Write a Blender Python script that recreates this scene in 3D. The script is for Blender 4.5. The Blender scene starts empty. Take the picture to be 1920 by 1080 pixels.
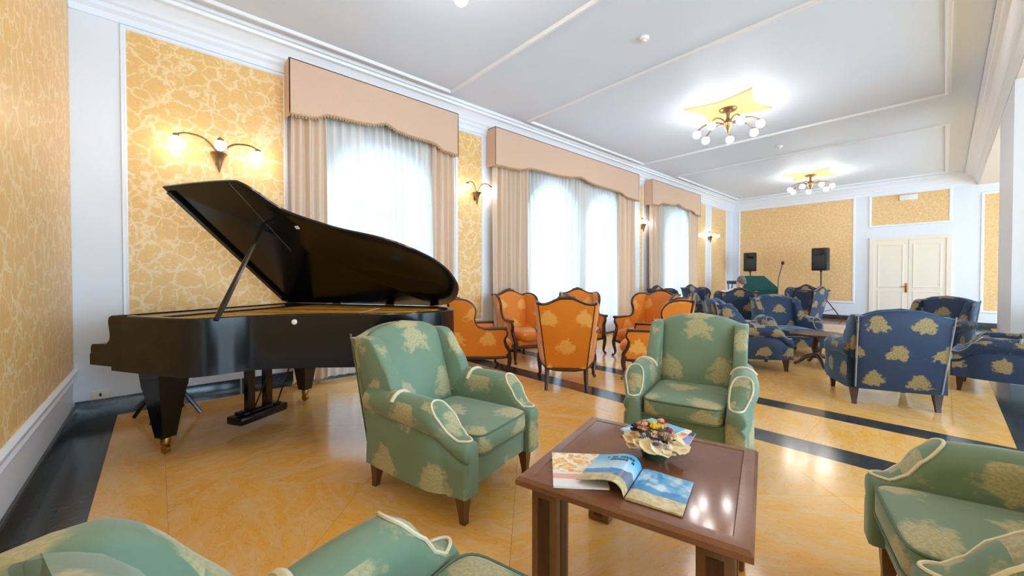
import bpy, bmesh, math, random
from mathutils import Vector, Matrix
R_ = math.radians
PI = math.pi
random.seed(7)
sc = bpy.context.scene
col = sc.collection

# ------------------------------------------------------------------ camera, world, exposure
CAM_H = 1.30
cam_d = bpy.data.cameras.new('camera')
cam = bpy.data.objects.new('camera', cam_d); col.objects.link(cam)
cam.location = (0, 0, CAM_H)
cam.rotation_euler = (R_(90 - 0.8), 0, R_(47.85))
cam_d.sensor_width = 36.0
cam_d.lens = 36.0 * 735.0 / 1920.0
cam_d.shift_y = -10.0 / 1920.0
cam_d.clip_start = 0.02
cam_d.clip_end = 200
sc.camera = cam

world = bpy.data.worlds.new('world'); sc.world = world
world.use_nodes = True
wn = world.node_tree.nodes['Background']
wn.inputs['Color'].default_value = (0.50, 0.76, 1.0, 1)
wn.inputs['Strength'].default_value = 4.6

sc.view_settings.view_transform = 'Standard'
sc.view_settings.look = 'None'
sc.view_settings.gamma = 1.0
sc.view_settings.exposure = 1.02
sc.view_settings.use_curve_mapping = False
sc.cycles.max_bounces = 10
sc.cycles.diffuse_bounces = 6
sc.cycles.transparent_max_bounces = 16
sc.cycles.sample_clamp_indirect = 6.0

def portal(name, loc, rot, sx, sy):
    l = bpy.data.lights.new(name, 'AREA'); l.shape = 'RECTANGLE'; l.size = sx; l.size_y = sy
    l.cycles.is_portal = True
    o = bpy.data.objects.new(name, l); col.objects.link(o)
    o.location = loc; o.rotation_euler = rot
    return o
GLOBE_E = 19.0          # lamp globes
SCONCE_E = 13.0

# ------------------------------------------------------------------ helpers
def srgb(r, g, b):
    def f(c):
        c /= 255.0
        return c / 12.92 if c <= 0.04045 else ((c + 0.055) / 1.055) ** 2.4
    return (f(r), f(g), f(b), 1.0)

class NT:
    def __init__(s, name):
        s.m = bpy.data.materials.new(name); s.m.use_nodes = True
        s.nt = s.m.node_tree; s.b = s.nt.nodes['Principled BSDF']; s.out = s.nt.nodes['Material Output']
    def n(s, t, ins=None, **kw):
        nd = s.nt.nodes.new(t)
        for k, v in kw.items(): setattr(nd, k, v)
        if ins:
            for k, v in ins.items(): s.set(nd.inputs[k], v)
        return nd
    def set(s, sock, v):
        if isinstance(v, bpy.types.NodeSocket): s.nt.links.new(v, sock)
        else: sock.default_value = v
    def math(s, op, a, b=0.0, c=0.0):
        nd = s.nt.nodes.new('ShaderNodeMath'); nd.operation = op
        s.set(nd.inputs[0], a); s.set(nd.inputs[1], b); s.set(nd.inputs[2], c)
        return nd.outputs[0]
    def mix(s, f, a, b):
        nd = s.nt.nodes.new('ShaderNodeMix'); nd.data_type = 'RGBA'
        s.set(nd.inputs[0], f); s.set(nd.inputs[6], a); s.set(nd.inputs[7], b)
        return nd.outputs[2]
    def ramp(s, x, lo, hi, a=0.0, b=1.0):
        nd = s.nt.nodes.new('ShaderNodeMapRange'); nd.interpolation_type = 'SMOOTHSTEP'
        s.set(nd.inputs[0], x); s.set(nd.inputs[1], lo); s.set(nd.inputs[2], hi); s.set(nd.inputs[3], a); s.set(nd.inputs[4], b)
        return nd.outputs[0]
    def noise(s, vec, scale, detail=3.0, rough=0.55, dist=0.0):
        nd = s.n('ShaderNodeTexNoise', {'Scale': scale, 'Detail': detail, 'Roughness': rough, 'Distortion': dist})
        if vec is not None: s.set(nd.inputs['Vector'], vec)
        return nd
    def coord(s, which): return s.n('ShaderNodeTexCoord').outputs[which]
    def bump(s, h, strength=0.2, dist=0.01):
        nd = s.n('ShaderNodeBump', {'Strength': strength, 'Distance': dist, 'Height': h})
        s.set(s.b.inputs['Normal'], nd.outputs[0])
    def base(s, c=None, rough=None, metal=None, spec=None):
        if c is not None: s.set(s.b.inputs['Base Color'], c)
        if rough is not None: s.set(s.b.inputs['Roughness'], rough)
        if metal is not None: s.set(s.b.inputs['Metallic'], metal)
        if spec is not None: s.set(s.b.inputs['Specular IOR Level'], spec)
        return s.m

def plain(name, c, rough=0.5, metal=0.0, var=0.06, scale=20.0, bump=0.0):
    t = NT(name)
    v = t.coord('Object')
    nz = t.noise(v, scale, 3)
    dark = tuple(x * (1 - var) for x in c[:3]) + (1,)
    light = tuple(min(1, x * (1 + var)) for x in c[:3]) + (1,)
    t.base(t.mix(nz.outputs[0], dark, light), rough, metal)
    if bump: t.bump(nz.outputs[0], bump, 0.003)
    return t.m

def fabric(name, base, motif, motif2, s=0.30, lob=5.0, soft=0.02, amt=0.92, sheen=(0.25, (1, 1, 1, 1))):
    t = NT(name)
    uv = t.coord('UV')
    sep = t.n('ShaderNodeSeparateXYZ', {0: uv})
    n1 = t.noise(uv, 13, 3, 0.6)
    n1b = t.noise(uv, 30, 2, 0.6)
    v = t.math('DIVIDE', sep.outputs[1], s * 0.82)
    row = t.math('FLOOR', v)
    odd = t.math('MODULO', t.math('ABSOLUTE', row), 2.0)
    u = t.math('ADD', t.math('DIVIDE', sep.outputs[0], s), t.math('MULTIPLY', odd, 0.5))
    fu = t.math('SUBTRACT', t.math('FRACT', u), 0.5)
    fv = t.math('SUBTRACT', t.math('FRACT', v), 0.5)
    # plume: wide at the base, pointed at the top
    wid = t.math('ADD', 1.25, t.math('MULTIPLY', fv, 2.2))
    r2 = t.math('ADD', t.math('POWER', t.math('MULTIPLY', t.math('ABSOLUTE', fu), wid), 2.0), t.math('MULTIPLY', t.math('POWER', t.math('ABSOLUTE', fv), 2.0), 1.15))
    r = t.math('SQRT', r2)
    ang = t.math('ARCTAN2', fv, fu)
    lobe = t.math('MULTIPLY', t.math('SINE', t.math('MULTIPLY', ang, lob * 2)), 0.018)
    d = t.math('ADD', t.math('ADD', r, lobe), t.math('MULTIPLY', t.math('SUBTRACT', n1.outputs[0], 0.5), 0.42))
    d = t.math('ADD', d, t.math('MULTIPLY', t.math('SUBTRACT', n1b.outputs[0], 0.5), 0.22))
    mask = t.ramp(d, 0.30 + soft, 0.26 - soft)
    fine = t.noise(uv, 90, 2, 0.6)
    mc = t.mix(t.ramp(fine.outputs[0], 0.35, 0.65), motif2, motif)
    big = t.noise(uv, 2.5, 2)
    bc = t.mix(big.outputs[0], tuple(x * 0.85 for x in base[:3]) + (1,), tuple(min(1, x * 1.15) for x in base[:3]) + (1,))
    t.base(t.mix(t.math('MULTIPLY', mask, amt), bc, mc), 0.62)
    t.set(t.b.inputs['Sheen Weight'], sheen[0]); t.set(t.b.inputs['Sheen Tint'], sheen[1])
    t.set(t.b.inputs['Sheen Roughness'], 0.4)
    h = t.math('ADD', t.math('MULTIPLY', mask, 0.6), t.math('MULTIPLY', fine.outputs[0], 0.35))
    t.bump(h, 0.25, 0.003)
    return t.m

def wallpaper(name, base, base2, vein, scale):
    t = NT(name)
    o = t.coord('Object')
    nz = t.noise(o, scale * 0.9, 3, 0.6)
    vm = t.n('ShaderNodeVectorMath', {0: nz.outputs[1], 1: (0.5, 0.5, 0.5)}, operation='SUBTRACT')
    sc2 = t.n('ShaderNodeVectorMath', {0: vm.outputs[0]}, operation='SCALE'); sc2.inputs[3].default_value = 0.55 / scale * 2.2
    add = t.n('ShaderNodeVectorMath', {0: o, 1: sc2.outputs[0]}, operation='ADD')
    vo = t.n('ShaderNodeTexVoronoi', {'Vector': add.outputs[0], 'Scale': scale}, feature='DISTANCE_TO_EDGE')
    vo2 = t.n('ShaderNodeTexVoronoi', {'Vector': add.outputs[0], 'Scale': scale * 2.3}, feature='DISTANCE_TO_EDGE')
    l1 = t.ramp(vo.outputs['Distance'], 0.09, 0.02)
    l2 = t.ramp(vo2.outputs['Distance'], 0.06, 0.01)
    n2 = t.noise(o, scale * 1.6, 3)
    l2m = t.math('MULTIPLY', l2, t.ramp(n2.outputs[0], 0.5, 0.62))
    line = t.math('MAXIMUM', t.math('MULTIPLY', l1, t.ramp(n2.outputs[0], 0.30, 0.5)), l2m)
    n3 = t.noise(o, scale * 5, 2)
    bc = t.mix(t.ramp(n3.outputs[0], 0.35, 0.7), base, base2)
    t.base(t.mix(t.math('MULTIPLY', line, 0.8), bc, vein), 0.42)
    t.bump(line, 0.15, 0.003)
    return t.m

# ---- materials
WHITE = plain('white_plaster', srgb(231, 234, 240), 0.45, 0, 0.02, 3)
CEILM = plain('ceiling_paint', srgb(222, 234, 250), 0.55, 0, 0.015, 1.5)
TRIMW = plain('white_gloss_trim', srgb(239, 242, 248), 0.32, 0, 0.015, 6)
AISLEC = plain('aisle_ceiling_paint', srgb(228, 216, 204), 0.6, 0, 0.02, 2)
PAPER = wallpaper('gold_wallpaper', srgb(240, 188, 108), srgb(228, 184, 118), srgb(248, 218, 168), 6.5)
PAPERF = wallpaper('gold_wallpaper_fine', srgb(240, 194, 128), srgb(226, 184, 130), srgb(246, 214, 166), 11)
DOORM = plain('cream_door_paint', srgb(244, 230, 212), 0.4, 0, 0.02, 4)
GREEN = fabric('green_brocade', srgb(112, 136, 110), srgb(196, 182, 136), srgb(170, 160, 114), 0.40, 5, 0.045, 0.8)
BLUE = fabric('blue_brocade', srgb(25, 48, 80), srgb(172, 148, 92), srgb(128, 110, 66), 0.34, 5, 0.02, 0.92, (0.5, (0.25, 0.6, 1, 1)))
ORANGE = fabric('orange_velvet', srgb(222, 124, 8), srgb(244, 186, 96), srgb(232, 160, 62), 0.40, 5, 0.03, 0.85)
PIPEC = plain('cream_piping', srgb(226, 214, 184), 0.6)
PIPEG = plain('green_piping', srgb(84, 108, 84), 0.6)
PIPEB = plain('grey_blue_piping', srgb(150, 152, 150), 0.6)

def wood(name, a, b, rough=0.3, scale=6.0):
    t = NT(name)
    o = t.coord('Object')
    mp = t.n('ShaderNodeMapping', {'Vector': o, 'Scale': (1, 1, 0.25)})
    nz = t.noise(mp.outputs[0], scale, 5, 0.6, 1.2)
    fine = t.noise(mp.outputs[0], scale * 12, 2)
    f = t.math('ADD', t.math('MULTIPLY', nz.outputs[0], 0.7), t.math('MULTIPLY', fine.outputs[0], 0.3))
    t.base(t.mix(t.ramp(f, 0.3, 0.7), a, b), rough)
    return t.m
DARKW = wood('dark_mahogany', srgb(48, 24, 14), srgb(74, 40, 22), 0.28, 14)
LEGW = wood('brown_leg_wood', srgb(84, 50, 22), srgb(112, 70, 34), 0.35, 14)
TABW = wood('walnut_laminate', srgb(122, 78, 52), srgb(136, 90, 62), 0.24, 4)
TABP = wood('polished_walnut_panel', srgb(124, 80, 58), srgb(134, 90, 66), 0.10, 4)
TABL = wood('walnut_leg', srgb(104, 66, 34), srgb(124, 82, 46), 0.35, 8)

def lacquer():
    t = NT('black_piano_lacquer')
    nz = t.noise(t.coord('Object'), 3, 2)
    t.base(t.mix(nz.outputs[0], srgb(10, 10, 12), srgb(20, 18, 18)), 0.17)
    return t.m
BLACK = lacquer()
BLKPL = plain('black_plastic', srgb(28, 28, 30), 0.45, 0, 0.2)
GRILLE = plain('speaker_grille', srgb(52, 52, 54), 0.6, 0.3, 0.3, 300)
BRASS = plain('brass', srgb(176, 132, 62), 0.3, 1.0)
BRONZE = plain('aged_bronze', srgb(150, 118, 84), 0.35, 0.85)
GOLDP = plain('gold_iron_plate', srgb(236, 176, 50), 0.4, 0.1, 0.08, 8)
FELT = plain('red_felt', srgb(130, 40, 34), 0.9)
IVORY = plain('ivory_key', srgb(240, 236, 224), 0.3)
STRING = plain('steel_string', srgb(190, 180, 160), 0.3, 1.0)
PAPERW = plain('white_paper', srgb(238, 236, 232), 0.6)
ROSE = plain('peach_rose_plaster', srgb(240, 196, 128), 0.6, 0, 0.03, 6)
CLOTHG = plain('dark_green_cloth', srgb(6, 74, 66), 0.8, 0, 0.15, 12)
SKIN = plain('skin', srgb(206, 150, 122), 0.55)
HAIR = plain('grey_hair', srgb(120, 108, 100), 0.7, 0, 0.3, 60)
SHIRT = plain('white_shirt', srgb(236, 232, 230), 0.8)
TROUS = plain('dark_trousers', srgb(40, 42, 50), 0.8)

def emit(name, c, e):
    t = NT(name)
    t.base(c, 0.3)
    t.set(t.b.inputs['Emission Color'], c); t.set(t.b.inputs['Emission Strength'], e)
    return t.m
GLOBE = emit('lit_glass_globe', (1.0, 0.97, 0.95, 1), GLOBE_E)
GLOBES = emit('lit_sconce_globe', (1.0, 0.97, 0.95, 1), SCONCE_E)

def curtain_mats():
    t = NT('beige_drape')
    nz = t.noise(t.coord('Object'), 40, 2)
    c = t.mix(nz.outputs[0], srgb(238, 212, 186), srgb(244, 222, 198))
    t.base(c, 0.7)
    tr = t.n('ShaderNodeBsdfTranslucent', {'Color': srgb(236, 206, 176)})
    mx = t.n('ShaderNodeMixShader', {0: 0.22, 1: t.b.outputs[0], 2: tr.outputs[0]})
    t.set(t.out.inputs[0], mx.outputs[0])
    s = NT('white_sheer')
    d = s.n('ShaderNodeBsdfDiffuse', {'Color': srgb(244, 238, 230)})
    tr = s.n('ShaderNodeBsdfTranslucent', {'Color': srgb(196, 200, 204)})
    tp = s.n('ShaderNodeBsdfTransparent', {'Color': (1, 1, 1, 1)})
    m1 = s.n('ShaderNodeMixShader', {0: s.ramp(s.noise(s.n('ShaderNodeMapping', {'Vector': s.coord('Object'), 'Scale': (1, 16, 0.25)}).outputs[0], 1.0, 3, 0.6).outputs[0], 0.32, 0.66, 0.14, 0.36), 1: d.outputs[0], 2: tr.outputs[0]})
    weave = s.noise(s.coord('Object'), 260, 1)
    mp = s.n('ShaderNodeMapping', {'Vector': s.coord('Object'), 'Scale': (1, 16, 0.25)})
    gather = s.noise(mp.outputs[0], 1.0, 3, 0.6)
    m2 = s.n('ShaderNodeMixShader', {0: s.math('MULTIPLY', s.ramp(gather.outputs[0], 0.32, 0.66, 0.012, 0.085), s.ramp(weave.outputs[0], 0.3, 0.7, 0.7, 1.0)), 1: m1.outputs[0], 2: tp.outputs[0]})
    s.set(s.out.inputs[0], m2.outputs[0])
    return t.m, s.m
DRAPE, SHEER = curtain_mats()
VALM = plain('beige_valance_cloth', srgb(220, 182, 154), 0.75, 0, 0.03, 30)
BEADM = plain('beige_bead_fringe', srgb(196, 160, 116), 0.7)

def glass():
    t = NT('window_glass')
    tp = t.n('ShaderNodeBsdfTransparent', {'Color': (0.96, 0.98, 1, 1)})
    gl = t.n('ShaderNodeBsdfGlossy', {'Color': (1, 1, 1, 1), 'Roughness': 0.02})
    nz = t.noise(t.coord('Object'), 2, 1)
    mx = t.n('ShaderNodeMixShader', {0: t.ramp(nz.outputs[0], 0, 1, 0.05, 0.08), 1: tp.outputs[0], 2: gl.outputs[0]})
    t.set(t.out.inputs[0], mx.outputs[0])
    return t.m
GLASS = glass()

def marble(name, a, b, c, vein, rough, sc1=2.2, rnd=0.35):
    t = NT(name)
    o = t.coord('Object')
    inf = t.n('ShaderNodeObjectInfo')
    off = t.n('ShaderNodeVectorMath', {0: inf.outputs['Random'], 1: (37.0, 23.0, 11.0)}, operation='MULTIPLY')
    rot = t.n('ShaderNodeVectorRotate', {'Vector': o, 'Angle': t.math('MULTIPLY', inf.outputs['Random'], 6.28)}, rotation_type='Z_AXIS')
    p = t.n('ShaderNodeVectorMath', {0: rot.outputs[0], 1: off.outputs[0]}, operation='ADD').outputs[0]
    st = t.n('ShaderNodeMapping', {'Vector': p, 'Scale': (1, 2.6, 1)}).outputs[0]
    n1 = t.noise(st, sc1, 5, 0.6, 0.8)
    n2 = t.noise(st, sc1 * 2.7, 4, 0.6, 1.4)
    base = t.mix(t.ramp(n1.outputs[0], 0.35, 0.68), a, b)
    base = t.mix(t.math('MULTIPLY', t.ramp(n2.outputs[0], 0.5, 0.72), 0.6), base, c)
    v = t.math('ABSOLUTE', t.math('SUBTRACT', n2.outputs[0], 0.47))
    base = t.mix(t.math('MULTIPLY', t.ramp(v, 0.02, 0.0), 0.35), base, vein)
    tint = t.mix(inf.outputs['Random'], (1 - rnd * 0.25, 1 - rnd * 0.32, 1 - rnd * 0.40, 1), (1, 1, 1, 1))
    mul = t.n('ShaderNodeMix', data_type='RGBA', blend_type='MULTIPLY'); mul.inputs[0].default_value = 1
    t.set(mul.inputs[6], base); t.set(mul.inputs[7], tint)
    t.base(mul.outputs[2], rough)
    return t.m
MARB = marble('yellow_marble', srgb(248, 184, 84), srgb(244, 198, 132), srgb(240, 206, 172), srgb(206, 140, 82), 0.14)
BLKM = marble('black_marble', srgb(44, 48, 50), srgb(58, 62, 64), srgb(50, 56, 57), srgb(104, 108, 108), 0.16, 3, 0.2)
BRNM = marble('brown_marble', srgb(142, 84, 52), srgb(160, 100, 66), srgb(150, 92, 60), srgb(110, 60, 40), 0.18, 3, 0.2)
JOINT = plain('floor_joint', srgb(150, 104, 52), 0.7)

# ---- mesh builder
class MB:
    def __init__(s): s.v = []; s.f = []
    def add(s, vs, fs):
        o = len(s.v); s.v += [tuple(x) for x in vs]; s.f += [tuple(i + o for i in f) for f in fs]; return s
    def box(s, c, d, rz=0.0, M=None):
        hx, hy, hz = d[0] / 2, d[1] / 2, d[2] / 2
        vs = [Vector((x, y, z)) for z in (-hz, hz) for y in (-hy, hy) for x in (-hx, hx)]
        m = Matrix.Translation(c) @ Matrix.Rotation(rz, 4, 'Z')
        if M is not None: m = M @ m
        return s.add([m @ v for v in vs], [(0, 2, 3, 1), (4, 5, 7, 6), (0, 1, 5, 4), (2, 6, 7, 3), (0, 4, 6, 2), (1, 3, 7, 5)])
    def bx(s, x0, x1, y0, y1, z0, z1): return s.box(((x0 + x1) / 2, (y0 + y1) / 2, (z0 + z1) / 2), (abs(x1 - x0), abs(y1 - y0), abs(z1 - z0)))
    def rbox(s, c, d, r=0.02, seg=3, M=None):
        bm = bmesh.new(); bmesh.ops.create_cube(bm, size=1)
        for v in bm.verts: v.co = Vector((v.co.x * d[0], v.co.y * d[1], v.co.z * d[2]))
        bmesh.ops.bevel(bm, geom=bm.edges[:], offset=r, segments=seg, profile=0.5, affect='EDGES')
        m = Matrix.Translation(c)
        if M is not None: m = M @ m
        bm.verts.index_update()
        vs = [m @ v.co for v in bm.verts]; fs = [[v.index for v in f.verts] for f in bm.faces]
        bm.free(); return s.add(vs, fs)
    def loft(s, rings, cap=True, closed=True, loop=False):
        n = len(rings[0]); vs = [p for r in rings for p in r]; fs = []
        m = len(rings)
        for i in range(m if loop else m - 1):
            a, b = i * n, ((i + 1) % m) * n
            for j in range(n if closed else n - 1):
                k = (j + 1) % n
                fs.append((a + j, a + k, b + k, b + j))
        if cap and closed and not loop:
            fs.append(tuple(range(n - 1, -1, -1))); fs.append(tuple((m - 1) * n + j for j in range(n)))
        return s.add(vs, fs)
    def tube(s, path, r, seg=8, closed=False, flat=None):
        P = [Vector(p) for p in path]; n = len(P); rings = []
        rr = r if isinstance(r, (list, tuple)) else [r] * n
        up = None
        for i in range(n):
            a = P[(i - 1) % n] if (closed or i > 0) else P[i]
            b = P[(i + 1) % n] if (closed or i < n - 1) else P[i]
            t = (b - a)
            t = t.normalized() if t.length > 1e-9 else Vector((0, 0, 1))
            if up is None:
                up = Vector((0, 0, 1)) if abs(t.z) < 0.9 else Vector((1, 0, 0))
            x = t.cross(up)
            if x.length < 1e-6: x = t.cross(Vector((0, 1, 0)))
            x.normalize(); y = x.cross(t).normalized(); up = y
            fx, fy = (1, 1) if flat is None else flat
            rings.append([P[i] + x * (math.cos(2 * PI * j / seg) * rr[i] * fx) + y * (math.sin(2 * PI * j / seg) * rr[i] * fy) for j in range(seg)])
        return s.loft(rings, cap=True, loop=closed)
    def lathe(s, prof, c=(0, 0, 0), seg=16, M=None):
        rings = []
        for r, z in prof:
            ring = [Vector((c[0] + r * math.cos(2 * PI * j / seg), c[1] + r * math.sin(2 * PI * j / seg), c[2] + z)) for j in range(seg)]
            rings.append([M @ p for p in ring] if M is not None else ring)
        return s.loft(rings, cap=True)
    def sphere(s, c, r, seg=12, rings=8, sc=(1, 1, 1), M=None):
        pr = []
        for i in range(rings + 1):
            a = -PI / 2 + PI * i / rings
            pr.append([Vector((c[0] + max(1e-4, math.cos(a)) * r * sc[0] * math.cos(2 * PI * j / seg), c[1] + max(1e-4, math.cos(a)) * r * sc[1] * math.sin(2 * PI * j / seg), c[2] + math.sin(a) * r * sc[2])) for j in range(seg)])
        if M is not None: pr = [[M @ p for p in q] for q in pr]
        return s.loft(pr, cap=True)
    def prism(s, poly, fn0, fn1):
        """poly 2-D outline; fn0/fn1 map (u,v) to the two end faces"""
        return s.loft([[fn0(u, v) for u, v in poly], [fn1(u, v) for u, v in poly]], cap=True)
    def build(s, name, mat, parent=None, sharp=35, uv=None, tri=False):
        me = bpy.data.meshes.new(name); me.from_pydata(s.v, [], s.f); me.validate()
        bm = bmesh.new(); bm.from_mesh(me)
        bmesh.ops.recalc_face_normals(bm, faces=bm.faces[:])
        if tri:
            bmesh.ops.triangulate(bm, faces=[f for f in bm.faces if len(f.verts) > 4], ngon_method='EAR_CLIP')
        if uv is not None:
            L = bm.loops.layers.uv.new('UVMap'); ox, oy = uv
            for f in bm.faces:
                n = f.normal; ax = max(range(3), key=lambda i: abs(n[i]))
                for l in f.loops:
                    c = l.vert.co
                    l[L].uv = ((c.y + ox, c.z + oy) if ax == 0 else (c.x + ox + 0.1, c.z + oy) if ax == 1 else (c.y + ox, c.x + oy))
        bm.to_mesh(me); bm.free()
        me.polygons.foreach_set('use_smooth', [True] * len(me.polygons))
        me.set_sharp_from_angle(angle=R_(sharp))
        me.materials.append(mat)
        o = bpy.data.objects.new(name, me); col.objects.link(o)
        if parent is not None: o.parent = parent
        return o

def crom(pts, n=6, closed=False):
    P = [Vector(p) if len(p) == 3 else Vector((p[0], p[1], 0)) for p in pts]; two = len(pts[0]) == 2
    out = []; N = len(P)
    for i in range(N if closed else N - 1):
        p0 = P[(i - 1) % N] if closed or i > 0 else P[i] * 2 - P[i + 1]
        p1 = P[i]; p2 = P[(i + 1) % N]
        p3 = P[(i + 2) % N] if closed or i + 2 < N else p2 * 2 - p1
        for k in range(n):
            t = k / n
            out.append(0.5 * ((2 * p1) + (p2 - p0) * t + (2 * p0 - 5 * p1 + 4 * p2 - p3) * t * t + (3 * p1 - p0 - 3 * p2 + p3) * t ** 3))
    if not closed: out.append(P[-1])
    return [(p.x, p.y) for p in out] if two else out

def lerp(tab, x):
    if x <= tab[0][0]: return tab[0][1:]
    for a, b in zip(tab, tab[1:]):
        if x <= b[0]:
            t = (x - a[0]) / (b[0] - a[0]); t = t * t * (3 - 2 * t) * 0.5 + t * 0.5
            return tuple(p + (q - p) * t for p, q in zip(a[1:], b[1:]))
    return tab[-1][1:]

def thing(name, label, cat, loc=(0, 0, 0), rz=0.0, group=None):
    o = bpy.data.objects.new(name, None); col.objects.link(o)
    o.empty_display_size = 0.1
    o.location = loc; o.rotation_euler = (0, 0, rz)
    return tag(o, label, cat, group)
def tag(o, label, cat, group=None):
    o['label'] = label; o['category'] = cat
    if group: o['group'] = group
    return o
def struct(o, label=None):
    o['kind'] = 'structure'
    if label: o['label'] = label
    return o
def stuff(o): o['kind'] = 'stuff'; return o
def copy_tree(o, parent=None):
    c = o.copy(); col.objects.link(c)
    if parent is not None: c.parent = parent
    for ch in list(o.children):
        copy_tree(ch, c)
    return c
def place(proto, used, loc, rz, label):
    o = proto if not used else copy_tree(proto)
    o.location = loc; o.rotation_euler = (0, 0, rz); o['label'] = label
    return o
def dirang(x, y): return math.atan2(y, x)

# ------------------------------------------------------------------ setting
XW, YN, YB = -5.26, -0.57, 15.7          # window wall, near wall, back wall
ZC, ZA, XB = 4.03, 3.68, 0.55            # ceiling, aisle ceiling, beam face
XE = 5.2                                 # outer side of the aisle

# floor: base slab, marble tiles laid diagonally, black strips
floor = struct(MB().bx(XW - 0.4, XE, YN - 0.2, YB + 0.2, -0.12, -0.004).build('floor', JOINT), 'polished yellow marble floor with black marble strips')
def clip(poly, ax, lim, keep_less):
    out = []
    for i in range(len(poly)):
        a, b = poly[i], poly[(i + 1) % len(poly)]
        ia = (a[ax] <= lim) == keep_less or abs(a[ax] - lim) < 1e-9
        ib = (b[ax] <= lim) == keep_less or abs(b[ax] - lim) < 1e-9
        if ia: out.append(a)
        if ia != ib:
            t = (lim - a[ax]) / (b[ax] - a[ax])
            out.append((a[0] + (b[0] - a[0]) * t, a[1] + (b[1] - a[1]) * t))
    return out
def slab(name, poly, mat, top=0.0):
    cx = sum(p[0] for p in poly) / len(poly); cy = sum(p[1] for p in poly) / len(poly)
    o = MB().prism(poly, lambda u, v: (u - cx, v - cy, -0.02), lambda u, v: (u - cx, v - cy, 0)).build(name, mat, floor)
    o.location = (cx, cy, top); return o
def rect(x0, x1, y0, y1): return [(x0, y0), (x1, y0), (x1, y1), (x0, y1)]
SX0, SX1 = 0.38, 0.78
G = 0.0012
def strip(name, x0, x1, y0, y1, mat, step=1.3):
    n = max(1, round(max(x1 - x0, y1 - y0) / step))
    for i in range(n):
        if x1 - x0 > y1 - y0: r = rect(x0 + (x1 - x0) * i / n + G / 2, x0 + (x1 - x0) * (i + 1) / n - G / 2, y0, y1)
        else: r = rect(x0, x1, y0 + (y1 - y0) * i / n + G / 2, y0 + (y1 - y0) * (i + 1) / n - G / 2)
        slab(name, r, mat)
strip('black_slab', XW, XE, YN, -0.29, BLKM)
strip('black_slab', XW, SX0, 3.55, 3.82, BLKM)
strip('black_slab', XW, SX0, 4.57, 4.82, BLKM)
strip('black_slab', SX0, SX1, -0.29, YB, BLKM)
strip('brown_slab', XW, SX0, 13.8, YB, BRNM)
BW_ = 0.32                                # plain border of the fields
def field(x0, x1, y0, y1, ts, border=True):
    if border:
        strip('marble_border', x0, x1, y0 + G, y0 + BW_, MARB, 1.6); strip('marble_border', x0, x1, y1 - BW_, y1 - G, MARB, 1.6)
        strip('marble_border', x0 + G, x0 + BW_, y0 + BW_ + G, y1 - BW_ - G, MARB, 1.6); strip('marble_border', x1 - BW_, x1 - G, y0 + BW_ + G, y1 - BW_ - G, MARB, 1.6)
        x0 += BW_ + G; x1 -= BW_ + G; y0 += BW_ + G; y1 -= BW_ + G
    h = ts / math.sqrt(2); cx, cy = (x0 + x1) / 2, (y0 + y1) / 2
    nx = int((x1 - x0) / h) + 2; ny = int((y1 - y0) / h) + 2
    for i in range(-nx, nx + 1):
        for j in range(-ny, ny + 1):
            if (i + j) % 2: continue
            px, py = cx + i * h, cy + j * h; e = h - G
            poly = [(px + e, py), (px, py + e), (px - e, py), (px, py - e)]
            for ax, lim, less in ((0, x1, True), (0, x0, False), (1, y1, True), (1, y0, False)):
                poly = clip(poly, ax, lim, less)
                if len(poly) < 3: break
            if len(poly) < 3: continue
            A = 0.5 * abs(sum(poly[k][0] * poly[(k + 1) % len(poly)][1] - poly[(k + 1) % len(poly)][0] * poly[k][1] for k in range(len(poly))))
            if A > 0.004: slab('marble_tile', poly, MARB)
field(XW, SX0, -0.29, 3.55, 0.95)
strip('marble_slab', XW, SX0, 3.82 + G, 4.57 - G, MARB, 1.1)
field(XW, SX0, 4.82, 13.8, 0.95)
strip('marble_slab', SX1 + G, XE, -0.29, YB, MARB, 1.2)

# window wall with arched openings
TH = 0.36
WINS = [(2.38, 0.86, 2.22), (5.88, 0.76, 2.38), (7.68, 0.78, 2.38), (11.3, 0.88, 2.34)]   # centre, radius, spring
SILL = 0.30
def arch_wall(x0, x1):
    m = MB()
    def face(x):
        ys = YN
        for c, r, zs in WINS:
            m.add([(x, ys, 0), (x, c - r, 0), (x, c - r, ZC), (x, ys, ZC)], [(0, 1, 2, 3)])
            m.add([(x, c - r, 0), (x, c + r, 0), (x, c + r, SILL), (x, c - r, SILL)], [(0, 1, 2, 3)])
            N = 24
            for i in range(N):
                a, b = PI - PI * i / N, PI - PI * (i + 1) / N
                ya, za, yb, zb = c + r * math.cos(a), zs + r * math.sin(a), c + r * math.cos(b), zs + r * math.sin(b)
                m.add([(x, ya, za), (x, yb, zb), (x, yb, ZC), (x, ya, ZC)], [(0, 1, 2, 3)])
            ys = c + r
        m.add([(x, ys, 0), (x, YB, 0), (x, YB, ZC), (x, ys, ZC)], [(0, 1, 2, 3)])
    face(x0); face(x1)
    for c, r, zs in WINS:
        pts = [(c - r, SILL)] + [(c + r * math.cos(PI - PI * i / 24), zs + r * math.sin(PI * i / 24)) for i in range(25)] + [(c + r, SILL)]
        for (ya, za), (yb, zb) in zip(pts, pts[1:] + pts[:1]):
            m.add([(x0, ya, za), (x0, yb, zb), (x1, yb, zb), (x1, ya, za)], [(0, 1, 2, 3)])
    for y in (YN, YB): m.add([(x0, y, 0), (x1, y, 0), (x1, y, ZC), (x0, y, ZC)], [(0, 1, 2, 3)])
    return m
ww = struct(arch_wall(XW, XW - TH).build('wall_window', WHITE), 'long white wall with arched windows and gold wallpaper panels')
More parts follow.
